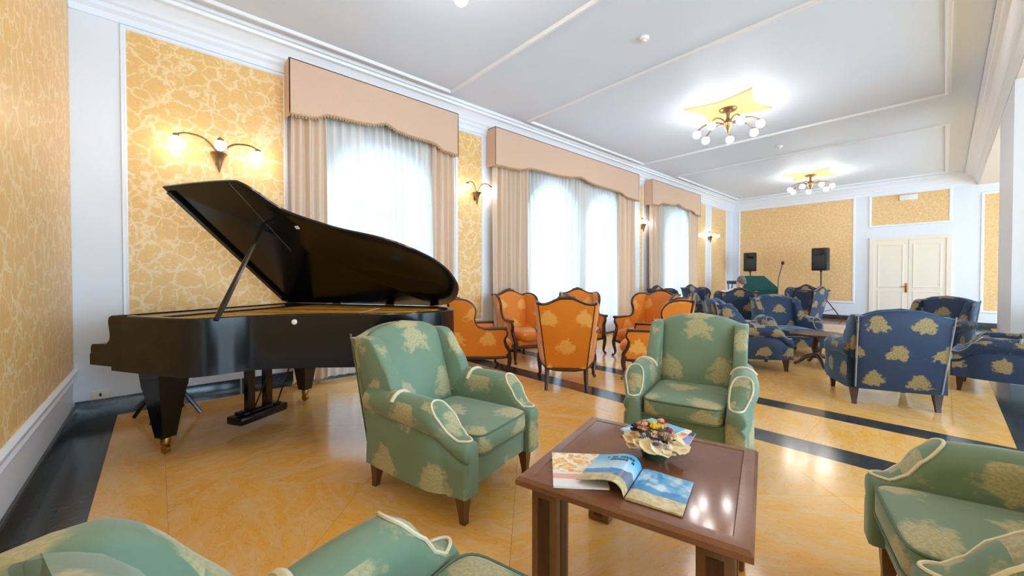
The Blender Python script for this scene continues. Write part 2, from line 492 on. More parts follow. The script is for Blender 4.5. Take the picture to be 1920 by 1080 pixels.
for k, (c, r, zs) in enumerate(WINS):
    w = struct(thing('window_%d' % (k + 1), 'arched white framed window behind the sheer curtain', 'window'))
    del w['category']
    x = XW - 0.24
    fr = MB(); fw = 0.06
    pts = [(c - r, SILL)] + [(c + r * math.cos(PI - PI * i / 24), zs + r * math.sin(PI * i / 24)) for i in range(25)] + [(c + r, SILL)]
    inner = [(c + (y - c) * (1 - fw / r), SILL + fw if z == SILL else (zs + (z - zs) * (1 - fw / r))) for y, z in pts]
    n = len(pts)
    for i in range(n):
        j = (i + 1) % n
        q = [pts[i], pts[j], inner[j], inner[i]]
        fr.add([(x, *p) for p in q] + [(x - 0.06, *p) for p in q], [(0, 1, 2, 3), (4, 5, 6, 7), (0, 1, 5, 4), (3, 2, 6, 7)])
    fr.build('window_frame', TRIMW, w)
    MB().bx(x - 0.055, x - 0.005, c - 0.04, c + 0.04, SILL + fw, zs + r - fw).build('mullion', TRIMW, w)
    MB().bx(x - 0.055, x - 0.005, c - r + fw, c + r - fw, zs - 0.035, zs + 0.035).build('transom_bar', TRIMW, w)
    gx = x - 0.03
    for s in (-1, 1):
        MB().bx(gx - 0.003, gx + 0.003, c + s * 0.04, c + s * (r - fw), SILL + fw, zs - 0.035).build('pane', GLASS, w)
        arc = [(c + s * 0.04, zs + 0.035)] + [(c + s * max(0.04, (r - fw) * math.cos(a)), zs + max(0.035, (r - fw) * math.sin(a))) for a in [PI / 2 * q / 10 for q in range(11)]]
        MB().prism(arc, lambda u, v: (gx - 0.003, u, v), lambda u, v: (gx + 0.003, u, v)).build('pane', GLASS, w)
    portal('window_portal', (XW - TH - 0.02, c, (SILL + zs + r) / 2), (0, R_(-90), 0), zs + r - SILL, 2 * r)

# other walls
wn_ = struct(MB().bx(XW - TH, XE, YN - 0.2, YN, 0, ZC).build('wall_near', WHITE), 'near wall papered in pale gold above a white dado')
MB().bx(XW + 0.015, XE, YN, YN + 0.006, 0.47, 3.8).build('wallpaper_panel', PAPER, wn_)
wb = struct(MB().bx(XW - TH, XE, YB, YB + 0.2, 0, ZC).build('wall_back', WHITE), 'white back wall with gold wallpaper panels and double door')
# unseen outer aisle wall, its tall window openings guessed and widened for fill light
wa = MB(); ys = YN
AW = [(-0.3, 3.4), (3.7, 7.4), (7.7, 11.4), (11.7, 15.4)]
for a, b in AW + [(YB, YB)]:
    wa.bx(XE, XE + 0.2, ys, a, 0, ZA); ys = b
for a, b in AW: wa.bx(XE, XE + 0.2, a, b, 3.1, ZA); wa.bx(XE, XE + 0.2, a, b, 0, 0.25)
struct(wa.build('wall_aisle', WHITE), 'outer wall of the side aisle')
for a, b in AW: portal('aisle_portal', (XE + 0.22, (a + b) / 2, 1.675), (0, R_(90), 0), 2.85, b - a)
struct(MB().bx(XW - TH, XB, YN - 0.2, YB + 0.2, ZC, ZC + 0.15).build('ceiling', CEILM), 'white ceiling with moulded rectangular frames')
struct(MB().bx(XB, XE + 0.2, YN - 0.2, YB + 0.2, ZA, ZC + 0.15).build('ceiling_aisle', AISLEC), 'lower ceiling over the side aisle')
pier = struct(MB().bx(XB - 0.01, 1.25, 7.68, 9.5, 0, ZA).build('wall_pier', WHITE), 'white pier between hall and aisle')

# mouldings
def frame_rect(parent, name, fn, u0, u1, v0, v1, w=0.05, d=0.025, mat=TRIMW):
    """mitred moulding round a rectangle; fn(u,v,depth)"""
    prof = [(0, 0), (0, d * .5), (w * .25, d), (w * .6, d * .75), (w * .8, d * .85), (w, d * .3), (w, 0)]
    rings = []
    for (su, sv, u, v) in ((-1, -1, u0, v0), (1, -1, u1, v0), (1, 1, u1, v1), (-1, 1, u0, v1)):
        rings.append([fn(u + su * a, v + sv * a, b) for a, b in prof])
    m = MB().loft(rings, loop=True, cap=False, closed=False)
    return m.build(name, mat, parent, sharp=50)
WX = lambda u, v, d: (XW + d, u, v)
WB = lambda u, v, d: (u, YB - d, v)
for y0, y1 in ((-0.20, 1.12), (3.58, 4.06), (9.14, 9.30), (12.47, 13.26), (13.72, 15.03)):
    MB().bx(XW, XW + 0.006, y0, y1, 0.6, 3.65).build('wallpaper_panel', PAPER if y1 < 5 else PAPERF, ww)
    frame_rect(ww, 'panel_moulding', WX, y0, y1, 0.6, 3.65, 0.045, 0.022)
for x0, x1, z0, z1 in ((-5.0, -1.9, 0.56, 3.68), (-1.48, 0.05, 2.82, 3.66), (0.66, 1.9, 0.44, 3.42)):
    MB().bx(x0, x1, YB - 0.006, YB, z0, z1).build('wallpaper_panel', PAPERF, wb)
    frame_rect(wb, 'panel_moulding', WB, x0, x1, z0, z1, 0.06, 0.025)
MB().bx(0.72, 1.1, 7.674, 7.68, 0.5, 3.2).build('wallpaper_panel', PAPERF, pier)
frame_rect(pier, 'panel_moulding', lambda u, v, d: (u, 7.68 - d, v), 0.72, 1.1, 0.5, 3.2, 0.04, 0.02)

CROWN = [(0, 3.70), (0.012, 3.70), (0.018, 3.76), (0.045, 3.79), (0.05, 3.825), (0.075, 3.845), (0.10, 3.90), (0.15, 3.945), (0.19, 3.955), (0.20, 3.985), (0.23, 3.99), (0.235, 4.03), (0, 4.03)]
def sweep(prof, A, B): # functions mapping (offset,z) at both ends
    return MB().loft([[A(o, z) for o, z in prof], [B(o, z) for o, z in prof]], cap=True)
struct(sweep(CROWN, lambda o, z: (XW + o, YN, z), lambda o, z: (XW + o, YB, z)).build('trim_1', TRIMW, sharp=25), 'white crown cornice above the windows')
struct(sweep(CROWN, lambda o, z: (XW, YB - o, z), lambda o, z: (XB, YB - o, z)).build('trim_2', TRIMW, sharp=25), 'white crown cornice on the back wall')
struct(sweep(CROWN, lambda o, z: (XB - o, YN, z - 0.01), lambda o, z: (XB - o, YB, z - 0.01)).build('trim_3', TRIMW, sharp=25), 'white crown cornice along the aisle beam')
struct(sweep(CROWN, lambda o, z: (XW, YN + o, z), lambda o, z: (XB, YN + o, z)).build('trim_4', TRIMW, sharp=25), 'white crown cornice on the near wall')
for k, (y0, y1) in enumerate(((0.05, 3.20), (4.86, 8.68), (10.44, 15.1))):
    o = frame_rect(None, 'trim_%d' % (5 + k), lambda u, v, d: (u, v, ZC - d), -4.87, -0.03, y0, y1, 0.06, 0.035)
    struct(o, 'moulded rectangular frame on the ceiling')
dado = [(0, 0.375), (0.02, 0.38), (0.03, 0.40), (0.022, 0.42), (0.03, 0.44), (0.034, 0.46), (0.015, 0.475), (0, 0.475)]
struct(sweep(dado, lambda o, z: (XW, YN + o, z), lambda o, z: (XE, YN + o, z)).build('trim_8', TRIMW), 'white dado rail on the near wall')
base_p = lambda h: [(0, 0), (0.022, 0), (0.022, h - 0.01), (0.016, h), (0, h)]
def baseboard(name, A, B, L, n, h, label):
    root = struct(thing(name, label, 'x')); del root['category']
    for i in range(n):
        a, b = i / n + 0.0006, (i + 1) / n - 0.0006
        MB().loft([[tuple(Vector(A(o, z)).lerp(Vector(B(o, z)), t)) for o, z in base_p(h)] for t in (a, b)]).build('black_marble_piece', BLKM, root)
baseboard('baseboard_window', lambda o, z: (XW + o, YN, z), lambda o, z: (XW + o, YB, z), 16, 13, 0.17, 'black marble baseboard below the windows')
baseboard('baseboard_near', lambda o, z: (XW, YN + o, z), lambda o, z: (XE, YN + o, z), 10, 8, 0.13, 'black marble baseboard on the near wall')
baseboard('baseboard_back', lambda o, z: (XW, YB - o, z), lambda o, z: (-1.55, YB - o, z), 4, 3, 0.13, 'black marble baseboard under the back wall panel')
baseboard('baseboard_aisle', lambda o, z: (0.16, YB - o, z), lambda o, z: (XE, YB - o, z), 5, 4, 0.13, 'black marble baseboard right of the double door')

# double door
door = struct(thing('door_1', 'cream double door with brass handle in the back wall', 'x')); del door['category']
dx0, dx1, dz = -1.42, 0.02, 2.36
m = MB(); m.bx(dx0 - 0.09, dx0, YB - 0.05, YB, 0, dz + 0.09); m.bx(dx1, dx1 + 0.09, YB - 0.05, YB, 0, dz + 0.09); m.bx(dx0, dx1, YB - 0.05, YB, dz, dz + 0.09)
m.build('door_frame', DOORM, door)
dm = (dx0 + dx1) / 2
for s, (a, b) in enumerate(((dx0, dm - 0.003), (dm + 0.003, dx1))):
    lf = MB().bx(a, b, YB - 0.03, YB, 0.005, dz).build('door_leaf', DOORM, door)
    for z0, z1 in ((0.16, 0.88), (1.04, 2.2)):
        frame_rect(lf, 'leaf_moulding', lambda u, v, d: (u, YB - 0.03 - d, v), a + 0.12, b - 0.12, z0, z1, 0.035, 0.012, DOORM)
m = MB(); m.rbox((dm - 0.035, YB - 0.04, 1.0), (0.05, 0.02, 0.26), 0.006, 2); m.tube([(dm - 0.035, YB - 0.045, 1.03), (dm - 0.035, YB - 0.09, 1.03), (dm - 0.14, YB - 0.095, 1.03)], 0.011)
m.build('door_handle', BRASS, door)
o = MB(); o.rbox((-0.71, YB - 0.045, 3.54), (0.36, 0.075, 0.15), 0.012, 2)
tag(o.build('emergency_light', PAPERW), 'white emergency light box on the gold panel above the door', 'light')
o = MB(); o.rbox((XW + 0.008, -0.40, 0.21), (0.014, 0.125, 0.085), 0.005, 2)
so = thing('wall_socket', 'cream socket plate low on the wall left of the piano', 'socket')
ob = o.build('plate', DOORM, so); MB().bx(XW + 0.014, XW + 0.017, -0.408, -0.392, 0.195, 0.225).build('socket_hole', BLKPL, ob)

# ------------------------------------------------------------------ curtains
def valance_edge(s, zt):
    a = abs(s)
    tab = [(0, 0.185), (0.05, 0.165), (0.14, 0.125), (0.3, 0.105), (0.5, 0.10), (0.62, 0.095), (0.68, 0.075), (0.72, 0.035), (0.78, 0.015), (1.0, 0.0)]
    return lerp(tab, a)[0] + zt
def bay(y0, y1, zb, tops, side, lab):
    xf = XW + 0.24
    # pelmet: front board with shaped edge plus returns
    N = 60
    m = MB()
    fr = [(y0 + (y1 - y0) * i / N, valance_edge(-1 + 2 * i / N, zb)) for i in range(N + 1)]
    for xx in (xf, xf - 0.015):
        for (ya, za), (yb, zb_) in zip(fr, fr[1:]):
            m.add([(xx, ya, za), (xx, yb, zb_), (xx, yb, tops), (xx, ya, tops)], [(0, 1, 2, 3)])
    for (ya, za), (yb, zb_) in zip(fr, fr[1:]):
        m.add([(xf, ya, za), (xf, yb, zb_), (xf - 0.015, yb, zb_), (xf - 0.015, ya, za)], [(0, 1, 2, 3)])
    m.bx(XW + 0.002, xf, y0, y0 + 0.012, zb, tops); m.bx(XW + 0.002, xf, y1 - 0.012, y1, zb, tops); m.bx(XW + 0.002, xf, y0, y1, tops - 0.01, tops)
    v = thing('valance', 'beige shaped valance with bead fringe ' + lab, 'valance', group='shaped window valances')
    p = m.build('pelmet', VALM, v)
    b = MB()
    nb = int((y1 - y0) / 0.035)
    for i in range(nb + 1):
        s = -1 + 2 * i / nb; yy = y0 + (y1 - y0) * i / nb
        b.sphere((xf - 0.005, yy, valance_edge(s, zb) - 0.014), 0.014, 6, 4)
    stuff(b.build('bead_fringe', BEADM, v))
    b = MB().tube([(xf + 0.002, y, z + 0.012) for y, z in fr], 0.006, 5); b.build('braid', BEADM, v)
    # drapes
    for k, (a, c, sl) in enumerate(((y0 + 0.03, y0 + side, 'left'), (y1 - side * 0.95, y1 - 0.03, 'right'))):
        n = int((c - a) / 0.012); rows = [0.06, 0.7, 1.6, 2.6, 3.5]
        ph = random.random() * 6
        d = MB()
        for z0_ in (0,):
            rings = []
            for z in rows:
                rr = []
                for i in range(n + 1):
                    y = a + (c - a) * i / n
                    amp = 0.034 + 0.010 * math.sin(i * 0.37 + ph)
                    wob = 0.012 * math.sin(z * 1.3 + i * 0.21)
                    rr.append((XW + 0.155 + amp * math.sin((y - a) / 0.105 * 2 * PI + ph + 0.25 * math.sin(z)) + wob, y + 0.008 * math.sin(z * 2 + i * .3), z))
                rings.append(rr)
            d.loft(rings, closed=False, cap=False)
            d.loft([[(p[0] - 0.006, p[1], p[2]) for p in r] for r in rings], closed=False, cap=False)
        dr = thing('drape', 'beige drape, %s one of the pair %s' % (sl, lab), 'curtain', group='beige drapes')
        d.build('cloth', DRAPE, dr)
        f = MB()
        for i in range(int((c - a) / 0.02)):
            y = a + 0.02 * i; f.tube([(XW + 0.155, y, 0.068), (XW + 0.155 + random.uniform(-.01, .01), y, 0.022)], 0.006, 4)
        stuff(f.build('tassel_fringe', BEADM, dr))
    # sheer
    a, c = y0 + side * 0.72, y1 - side * 0.72
    n = int((c - a) / 0.009)
    rings = []
    ph = [random.random() * 6 for _ in range(4)]
    for z in (0.05, 0.8, 1.8, 2.8, 3.55):
        rr = []
        for i in range(n + 1):
            y = a + (c - a) * i / n
            w = math.sin(y / 0.10 * 2 * PI + 1.4 * math.sin(y * 3.1 + ph[0]) + ph[1]) * (0.03 + 0.014 * math.sin(y * 5 + ph[2]))
            rr.append((XW + 0.075 + w + 0.006 * math.sin(z * 2 + y * 7), y, z))
        rings.append(rr)
    s = MB().loft(rings, closed=False, cap=False).build('sheer_curtain', SHEER, sharp=80)
    tag(s, 'white pleated sheer curtain glowing with daylight ' + lab, 'curtain', 'sheer curtains')
bay(1.13, 3.44, 3.16, 3.80, 0.42, 'behind the open piano lid')
bay(4.17, 8.73, 3.16, 3.80, 0.86, 'across the twin windows')
bay(9.36, 12.30, 3.16, 3.80, 0.62, 'at the far end of the wall')

# ------------------------------------------------------------------ lamps
def chandelier(x, y, label, a0=-152):
    t = thing('chandelier', label, 'chandelier', (x, y, ZC), 0, 'ceiling chandeliers')
    q = []
    for k in range(4):
        c0 = [(0.5, 0.5), (-0.5, 0.5), (-0.5, -0.5), (0.5, -0.5)][k]; c1 = [(-0.5, 0.5), (-0.5, -0.5), (0.5, -0.5), (0.5, 0.5)][k]
        for i in range(10):
            s = i / 10
            px, py = c0[0] + (c1[0] - c0[0]) * s, c0[1] + (c1[1] - c0[1]) * s
            k_ = 1 - 0.26 * math.sin(PI * s) ** 0.8
            q.append((px * k_, py * k_))
    MB().prism(q, lambda u, v: (u, v, 0), lambda u, v: (u * .98, v * .98, -0.018)).build('ceiling_rose', ROSE, t, tri=True)
    MB().lathe([(0.001, -0.018), (0.13, -0.018), (0.13, -0.03), (0.10, -0.05), (0.03, -0.06), (0.022, -0.16), (0.05, -0.2), (0.075, -0.25), (0.06, -0.3), (0.03, -0.34), (0.012, -0.40), (0.001, -0.42)]).build('stem', BRONZE, t)
    for k in range(7):
        a = R_(a0 + k * 360 / 7)
        ca, sa = math.cos(a), math.sin(a)
        path = crom([(0.05 * ca, 0.05 * sa, -0.25), (0.18 * ca, 0.18 * sa, -0.215), (0.33 * ca, 0.33 * sa, -0.235), (0.43 * ca, 0.43 * sa, -0.30)], 5)
        arm = MB().tube(path, 0.012, 7)
        arm.lathe([(0.012, 0.0), (0.03, -0.01), (0.034, -0.03), (0.001, -0.03)], (0.435 * ca, 0.435 * sa, -0.295), 10)
        ao = arm.build('arm', BRONZE, t)
        MB().sphere((0.455 * ca, 0.455 * sa, -0.375), 0.062, 14, 9).build('globe', GLOBE, ao)
    return t
chandelier(-2.38, 6.86, 'nearer of the two chandeliers in full view, seven lit globes under a peach rose')
chandelier(-2.43, 12.9, 'farther chandelier near the back wall, seven lit globes under a peach rose')
chandelier(-2.48, 1.57, 'chandelier above the piano end, one globe just showing at the top edge', -128)

def sconce(y, z, label, arms):
    t = thing('wall_sconce', label, 'sconce', (XW + 0.008, y, z), 0, 'bronze wall sconces')
    m = MB(); m.lathe([(0.001, -0.17), (0.012, -0.14), (0.03, -0.06), (0.05, 0.0), (0.068, 0.02), (0.075, 0.035), (0.0, 0.035)], (0.062, 0, 0), 12)
    m.box((0.012, 0, -0.02), (0.024, 0.05, 0.12))
    m.build('bracket', BRONZE, t)
    for (px, py, pz) in arms:
        path = crom([(0.06, 0, 0.03), (0.06 + (px - .06) * .35, py * .35, max(pz, 0.03) + 0.085), (0.06 + (px - .06) * .75, py * .75, pz + 0.10), (px, py, pz + 0.065)], 5)
        ao = MB().tube(path, 0.009, 6).lathe([(0.01, 0.075), (0.026, 0.065), (0.03, 0.04), (0.001, 0.04)], (px, py, pz), 10).build('arm', BRONZE, t)
        MB().sphere((px, py, pz), 0.052, 14, 9).build('globe', GLOBES, ao)
sconce(0.50, 2.58, 'three-globe bronze sconce on the gold panel above the piano', [(0.40, -0.02, 0.03), (0.14, -0.35, 0.07), (0.14, 0.34, 0.06)])
sconce(3.92, 2.66, 'two-globe bronze sconce between the first two curtained windows', [(0.13, -0.24, 0.08), (0.13, 0.24, 0.09)])
sconce(9.24, 2.62, 'bronze sconce between the twin windows and the last window', [(0.13, -0.2, 0.08), (0.13, 0.2, 0.08)])
sconce(13.5, 2.60, 'bronze sconce on the white strip near the back corner', [(0.13, -0.3, 0.08), (0.13, 0.45, 0.08)])
for x, y, lab in ((-2.33, 4.14, 'small white smoke detector on the ceiling nearer the camera'), (-2.34, 9.64, 'small white smoke detector between the two chandeliers')):
    d = thing('smoke_detector', lab, 'detector', (x, y, ZC), 0, 'ceiling smoke detectors')
    MB().lathe([(0.055, 0), (0.055, -0.012), (0.045, -0.03), (0.0, -0.03)], seg=16).build('base', TRIMW, d)
    MB().lathe([(0.03, -0.03), (0.026, -0.055), (0.0, -0.058)], seg=12).build('sensor', DOORM, d)

# ------------------------------------------------------------------ grand piano
pn = thing('grand_piano', 'black concert grand piano with raised lid by the windows', 'piano', (-4.18, 0.59, 0), R_(30.79))
PZ0, PZ1 = 0.615, 1.02
side_out = [(-0.36, -0.77), (0.0, -0.775), (0.30, -0.77), (0.42, -0.745), (0.50, -0.66), (0.57, -0.53), (0.66, -0.43), (0.86, -0.32), (1.03, -0.245), (1.28, -0.155), (1.46, -0.07), (1.63, 0.05), (1.73, 0.17), (1.785, 0.32), (1.785, 0.50), (1.70, 0.65), (1.58, 0.73), (1.40, 0.765)]
outl = crom(side_out, 5) + [(0.6, 0.77), (-0.36, 0.77)]
def inset(poly, d):
    n = len(poly); out = []
    for i in range(n):
        a, b, c = Vector(poly[i - 1]), Vector(poly[i]), Vector(poly[(i + 1) % n])
        t = ((b - a).normalized() + (c - b).normalized())
        t = t.normalized() if t.length > 1e-6 else (c - b).normalized()
        out.append((b.x - t.y * d, b.y + t.x * d))
    return out
inn = inset(outl, 0.055)
m = MB(); n = len(outl)
def V3(p, z): return (p[0], p[1], z)
rings = [[V3(p, PZ0) for p in outl], [V3(p, PZ1 - 0.008) for p in outl], [V3(p, PZ1) for p in inset(outl, 0.008)], [V3(p, PZ1) for p in inn], [V3(p, PZ0 + 0.1) for p in inn]]
m.loft(rings, cap=False); m.add([V3(p, PZ0) for p in outl], [tuple(range(n))])
case = m.build('case', BLACK, pn, tri=True)
MB().prism(inn, lambda u, v: (u, v, 0.95), lambda u, v: (u, v, 0.996)).build('iron_plate', GOLDP, pn, tri=True)
m = MB()
for k in range(46):
    y = -0.60 + k * 0.029; x1 = 0.45 if y < -0.5 else (0.62 + (y + 0.5) * 0.9 if y < 0.0 else min(1.58, 1.07 + y * 1.3))
    m.box(((0.05 + x1) / 2, y, 1.006), (max(0.1, x1 - 0.05), 0.0016, 0.0016))
stuff(m.build('strings', STRING, pn))
m = MB()
for (x0, y0, x1, y1) in ((0.1, 0.0, 1.5, 0.35), (0.1, 0.4, 1.6, 0.55), (0.1, -0.35, 0.95, -0.1)):
    L = math.hypot(x1 - x0, y1 - y0); m.box(((x0 + x1) / 2, (y0 + y1) / 2, 1.0), (L, 0.035, 0.016), math.atan2(y1 - y0, x1 - x0))
m.build('plate_ribs', GOLDP, pn)
# cheeks with the curved arms, key bed
arm_prof = [(-0.60, 0.645), (-0.60, 0.72), (-0.588, 0.735), (-0.588, 0.775), (-0.57, 0.80), (-0.42, 0.808)] + crom([(-0.40, 0.815), (-0.372, 0.85), (-0.372, 0.90), (-0.385, 0.97), (-0.375, 1.005), (-0.345, 1.02)], 4) + [(-0.2, 1.02), (-0.2, 0.645)]
for s in (-1, 1):
    MB().prism(arm_prof, lambda u, v: (u, s * 0.772, v), lambda u, v: (u, s * 0.70, v)).build('arm', BLACK, pn, tri=True)
MB().bx(-0.60, -0.30, -0.70, 0.70, 0.63, 0.70).build('key_bed', BLACK, pn)
MB().bx(-0.605, -0.585, -0.70, 0.70, 0.66, 0.735).build('key_slip', BLACK, pn)
MB().bx(-0.42, -0.395, -0.70, 0.70, 0.74, 0.92).build('fallboard', BLACK, pn)
MB().bx(-0.40, -0.02, -0.72, 0.72, 0.998, 1.012).build('music_shelf', BLACK, pn)
kw = 1.36 / 52
kb = MB().bx(-0.585, -0.42, -0.70, 0.70, 0.70, 0.725).build('keyboard', FELT, pn)
for i in range(52):
    MB().bx(-0.582, -0.425, -0.68 + i * kw + 0.0008, -0.68 + (i + 1) * kw - 0.0008, 0.725, 0.745).build('white_key', IVORY, kb)
for i in range(51):
    if (i % 7) in (0, 2, 3, 5, 6): MB().bx(-0.53, -0.425, -0.68 + (i + 1) * kw - 0.006, -0.68 + (i + 1) * kw + 0.006, 0.745, 0.757).build('black_key', BLACK, kb)
# lid, hinged along the bass side
LA = R_(40.5)
lidM = Matrix.Translation((0, 0.77, 1.021)) @ Matrix.Rotation(-LA, 4, 'X') @ Matrix.Translation((0, -0.77, 0))
lo = crom([(-0.385, -0.79), (0.0, -0.795), (0.34, -0.785), (0.43, -0.755), (0.50, -0.67), (0.57, -0.54), (0.66, -0.445), (0.86, -0.33), (1.03, -0.25), (1.28, -0.165), (1.46, -0.08), (1.63, 0.045), (1.74, 0.17), (1.80, 0.32), (1.80, 0.50), (1.715, 0.655), (1.59, 0.74), (1.42, 0.775)], 5) + [(-0.385, 0.775)]
lo_main = [p for p in lo]
def lidprism(poly, z0, z1): return MB().loft([[lidM @ Vector((u, v, z)) for u, v in q] for q, z in ((inset(poly, 0.006), z0), (poly, z0 + 0.004), (poly, z1 - 0.004), (inset(poly, 0.006), z1))])
lid = lidprism(lo, 0.0, 0.024).build('lid', BLACK, pn, tri=True)
# front leaf batten and seam on the underside
mm = MB(); mm.box((-0.335, -0.02, -0.012), (0.05, 1.46, 0.028), 0, lidM); mm.build('lid_batten', BLACK, lid)
mm = MB(); mm.box((0.335, -0.40, -0.002), (0.004, 0.74, 0.004), 0, lidM); mm.build('leaf_seam', STRING, lid)
for x in (0.30, 0.95, 1.45):
    MB().box((x, 0.765, 1.018), (0.09, 0.03, 0.012)).build('lid_hinge', BRASS, lid)
mm = MB(); mm.box((0.62, -0.30, -0.004), (0.03, 0.03, 0.008), 0, lidM); mm.build('lid_bumper', IVORY, lid)
ptop = lidM @ Vector((0.33, -0.37, -0.004)); pbot = Vector((0.53, -0.655, 1.0))
MB().tube([pbot, pbot.lerp(ptop, 0.1), pbot.lerp(ptop, 0.5), ptop], [0.016, 0.020, 0.017, 0.012], 6, flat=(1.3, .7)).build('lid_prop', BLACK, pn)
MB().tube([pbot + Vector((-0.03, 0.02, -0.02)), pbot.lerp(ptop, 0.16)], 0.006, 5).build('short_prop', BRASS, pn)
# lock rosette on the bent side
M_ = Matrix.Translation((0.872, -0.322, 0.965)) @ Matrix.Rotation(R_(25), 4, 'Z') @ Matrix.Rotation(R_(90), 4, 'X')
MB().lathe([(0.02, 0), (0.02, 0.006), (0.012, 0.012), (0.0, 0.013)], seg=14, M=M_).build('lock_rosette', IVORY, pn)
def pleg(x, y, name='leg'):
    g = MB()
    rings = []
    for z, h in ((PZ0, 0.105), (0.50, 0.095), (0.47, 0.088), (0.13, 0.045), (0.125, 0.045)):
        rings.append([(x - h, y - h, z), (x + h, y - h, z), (x + h, y + h, z), (x - h, y + h, z)])
    lg = g.loft(rings).build(name, BLACK, pn)
    c = MB().lathe([(0.028, 0.125), (0.034, 0.10), (0.030, 0.07), (0.018, 0.062), (0.0, 0.062)], (x, y, 0), 12)
    Mx = Matrix.Translation((x, y, 0.034)) @ Matrix.Rotation(R_(90), 4, 'X')
    c.lathe([(0.0, -0.014), (0.033, -0.014), (0.034, 0), (0.033, 0.014), (0.0, 0.014)], (0, 0, 0), 14, M=Mx)
    c.build('caster', BRASS, lg)
pleg(0.0, -0.645); pleg(0.0, 0.645); pleg(1.36, 0.36)
ly = MB(); ly.rbox((0.13, 0, 0.10), (0.17, 0.46, 0.07), 0.015, 2); ly.rbox((0.13, 0, 0.145), (0.12, 0.36, 0.03), 0.01, 2)
lyo = ly.build('lyre', BLACK, pn)
for s in (-1, 1):
    MB().bx(0.105, 0.155, s * 0.085 - 0.032, s * 0.085 + 0.032, 0.15, PZ0).build('lyre_post', BLACK, lyo)
    MB().tube([(0.19, s * 0.12, 0.12), (0.42, s * 0.10, PZ0)], 0.006, 6).build('lyre_rod', BLACK, lyo)
for k in (-1, 0, 1):
    MB().rbox((0.03, k * 0.09, 0.10), (0.12, 0.035, 0.014), 0.006, 2).build('pedal', BRASS, lyo)
MB().box((1.22, 0.10, 0.998), (0.13, 0.20, 0.004), R_(20)).build('card_support', GOLDP, pn)
pm = pn.matrix_basis if False else Matrix.Translation((-4.18, 0.59, 0)) @ Matrix.Rotation(R_(30.79), 4, 'Z')
cd = thing('printed_card', 'small white printed card lying on the golden piano frame', 'card', pm @ Vector((1.22, 0.10, 1.010)), R_(30.79 + 18))
MB().box((0, 0, 0.012), (0.11, 0.19, 0.002), 0, Matrix.Rotation(R_(-14), 4, 'Y') @ Matrix.Translation((0, 0, 0.004))).build('paper', PAPERW, cd)
mm = MB()
for k in range(4): mm.box((0.028 - k * 0.017, 0, 0.0135), (0.004, 0.13 - 0.02 * (k % 2), 0.0006), 0, Matrix.Rotation(R_(-14), 4, 'Y') @ Matrix.Translation((0, 0, 0.004)))
mm.build('print_lines', BLKPL, cd)
# stool
stl = thing('piano_stool', 'black piano stool with splayed legs behind the front piano leg', 'stool', pm @ Vector((-0.86, -0.1, 0)), R_(30.79))
MB().lathe([(0.0, 0.44), (0.165, 0.44), (0.175, 0.455), (0.175, 0.485), (0.16, 0.505), (0.0, 0.51)], seg=24).build('seat', BLKPL, stl)
MB().lathe([(0.02, 0.24), (0.02, 0.44), (0.07, 0.44), (0.06, 0.42), (0.03, 0.40), (0.03, 0.25)], seg=12).build('post', BLACK, stl)
for k in range(4):
    a = R_(45 + 90 * k - 12); ca, sa = math.cos(a), math.sin(a)
    MB().tube([(0.02 * ca, 0.02 * sa, 0.38), (0.26 * ca, 0.26 * sa, 0.012)], [0.018, 0.016], 6).build('leg', BLACK, stl)

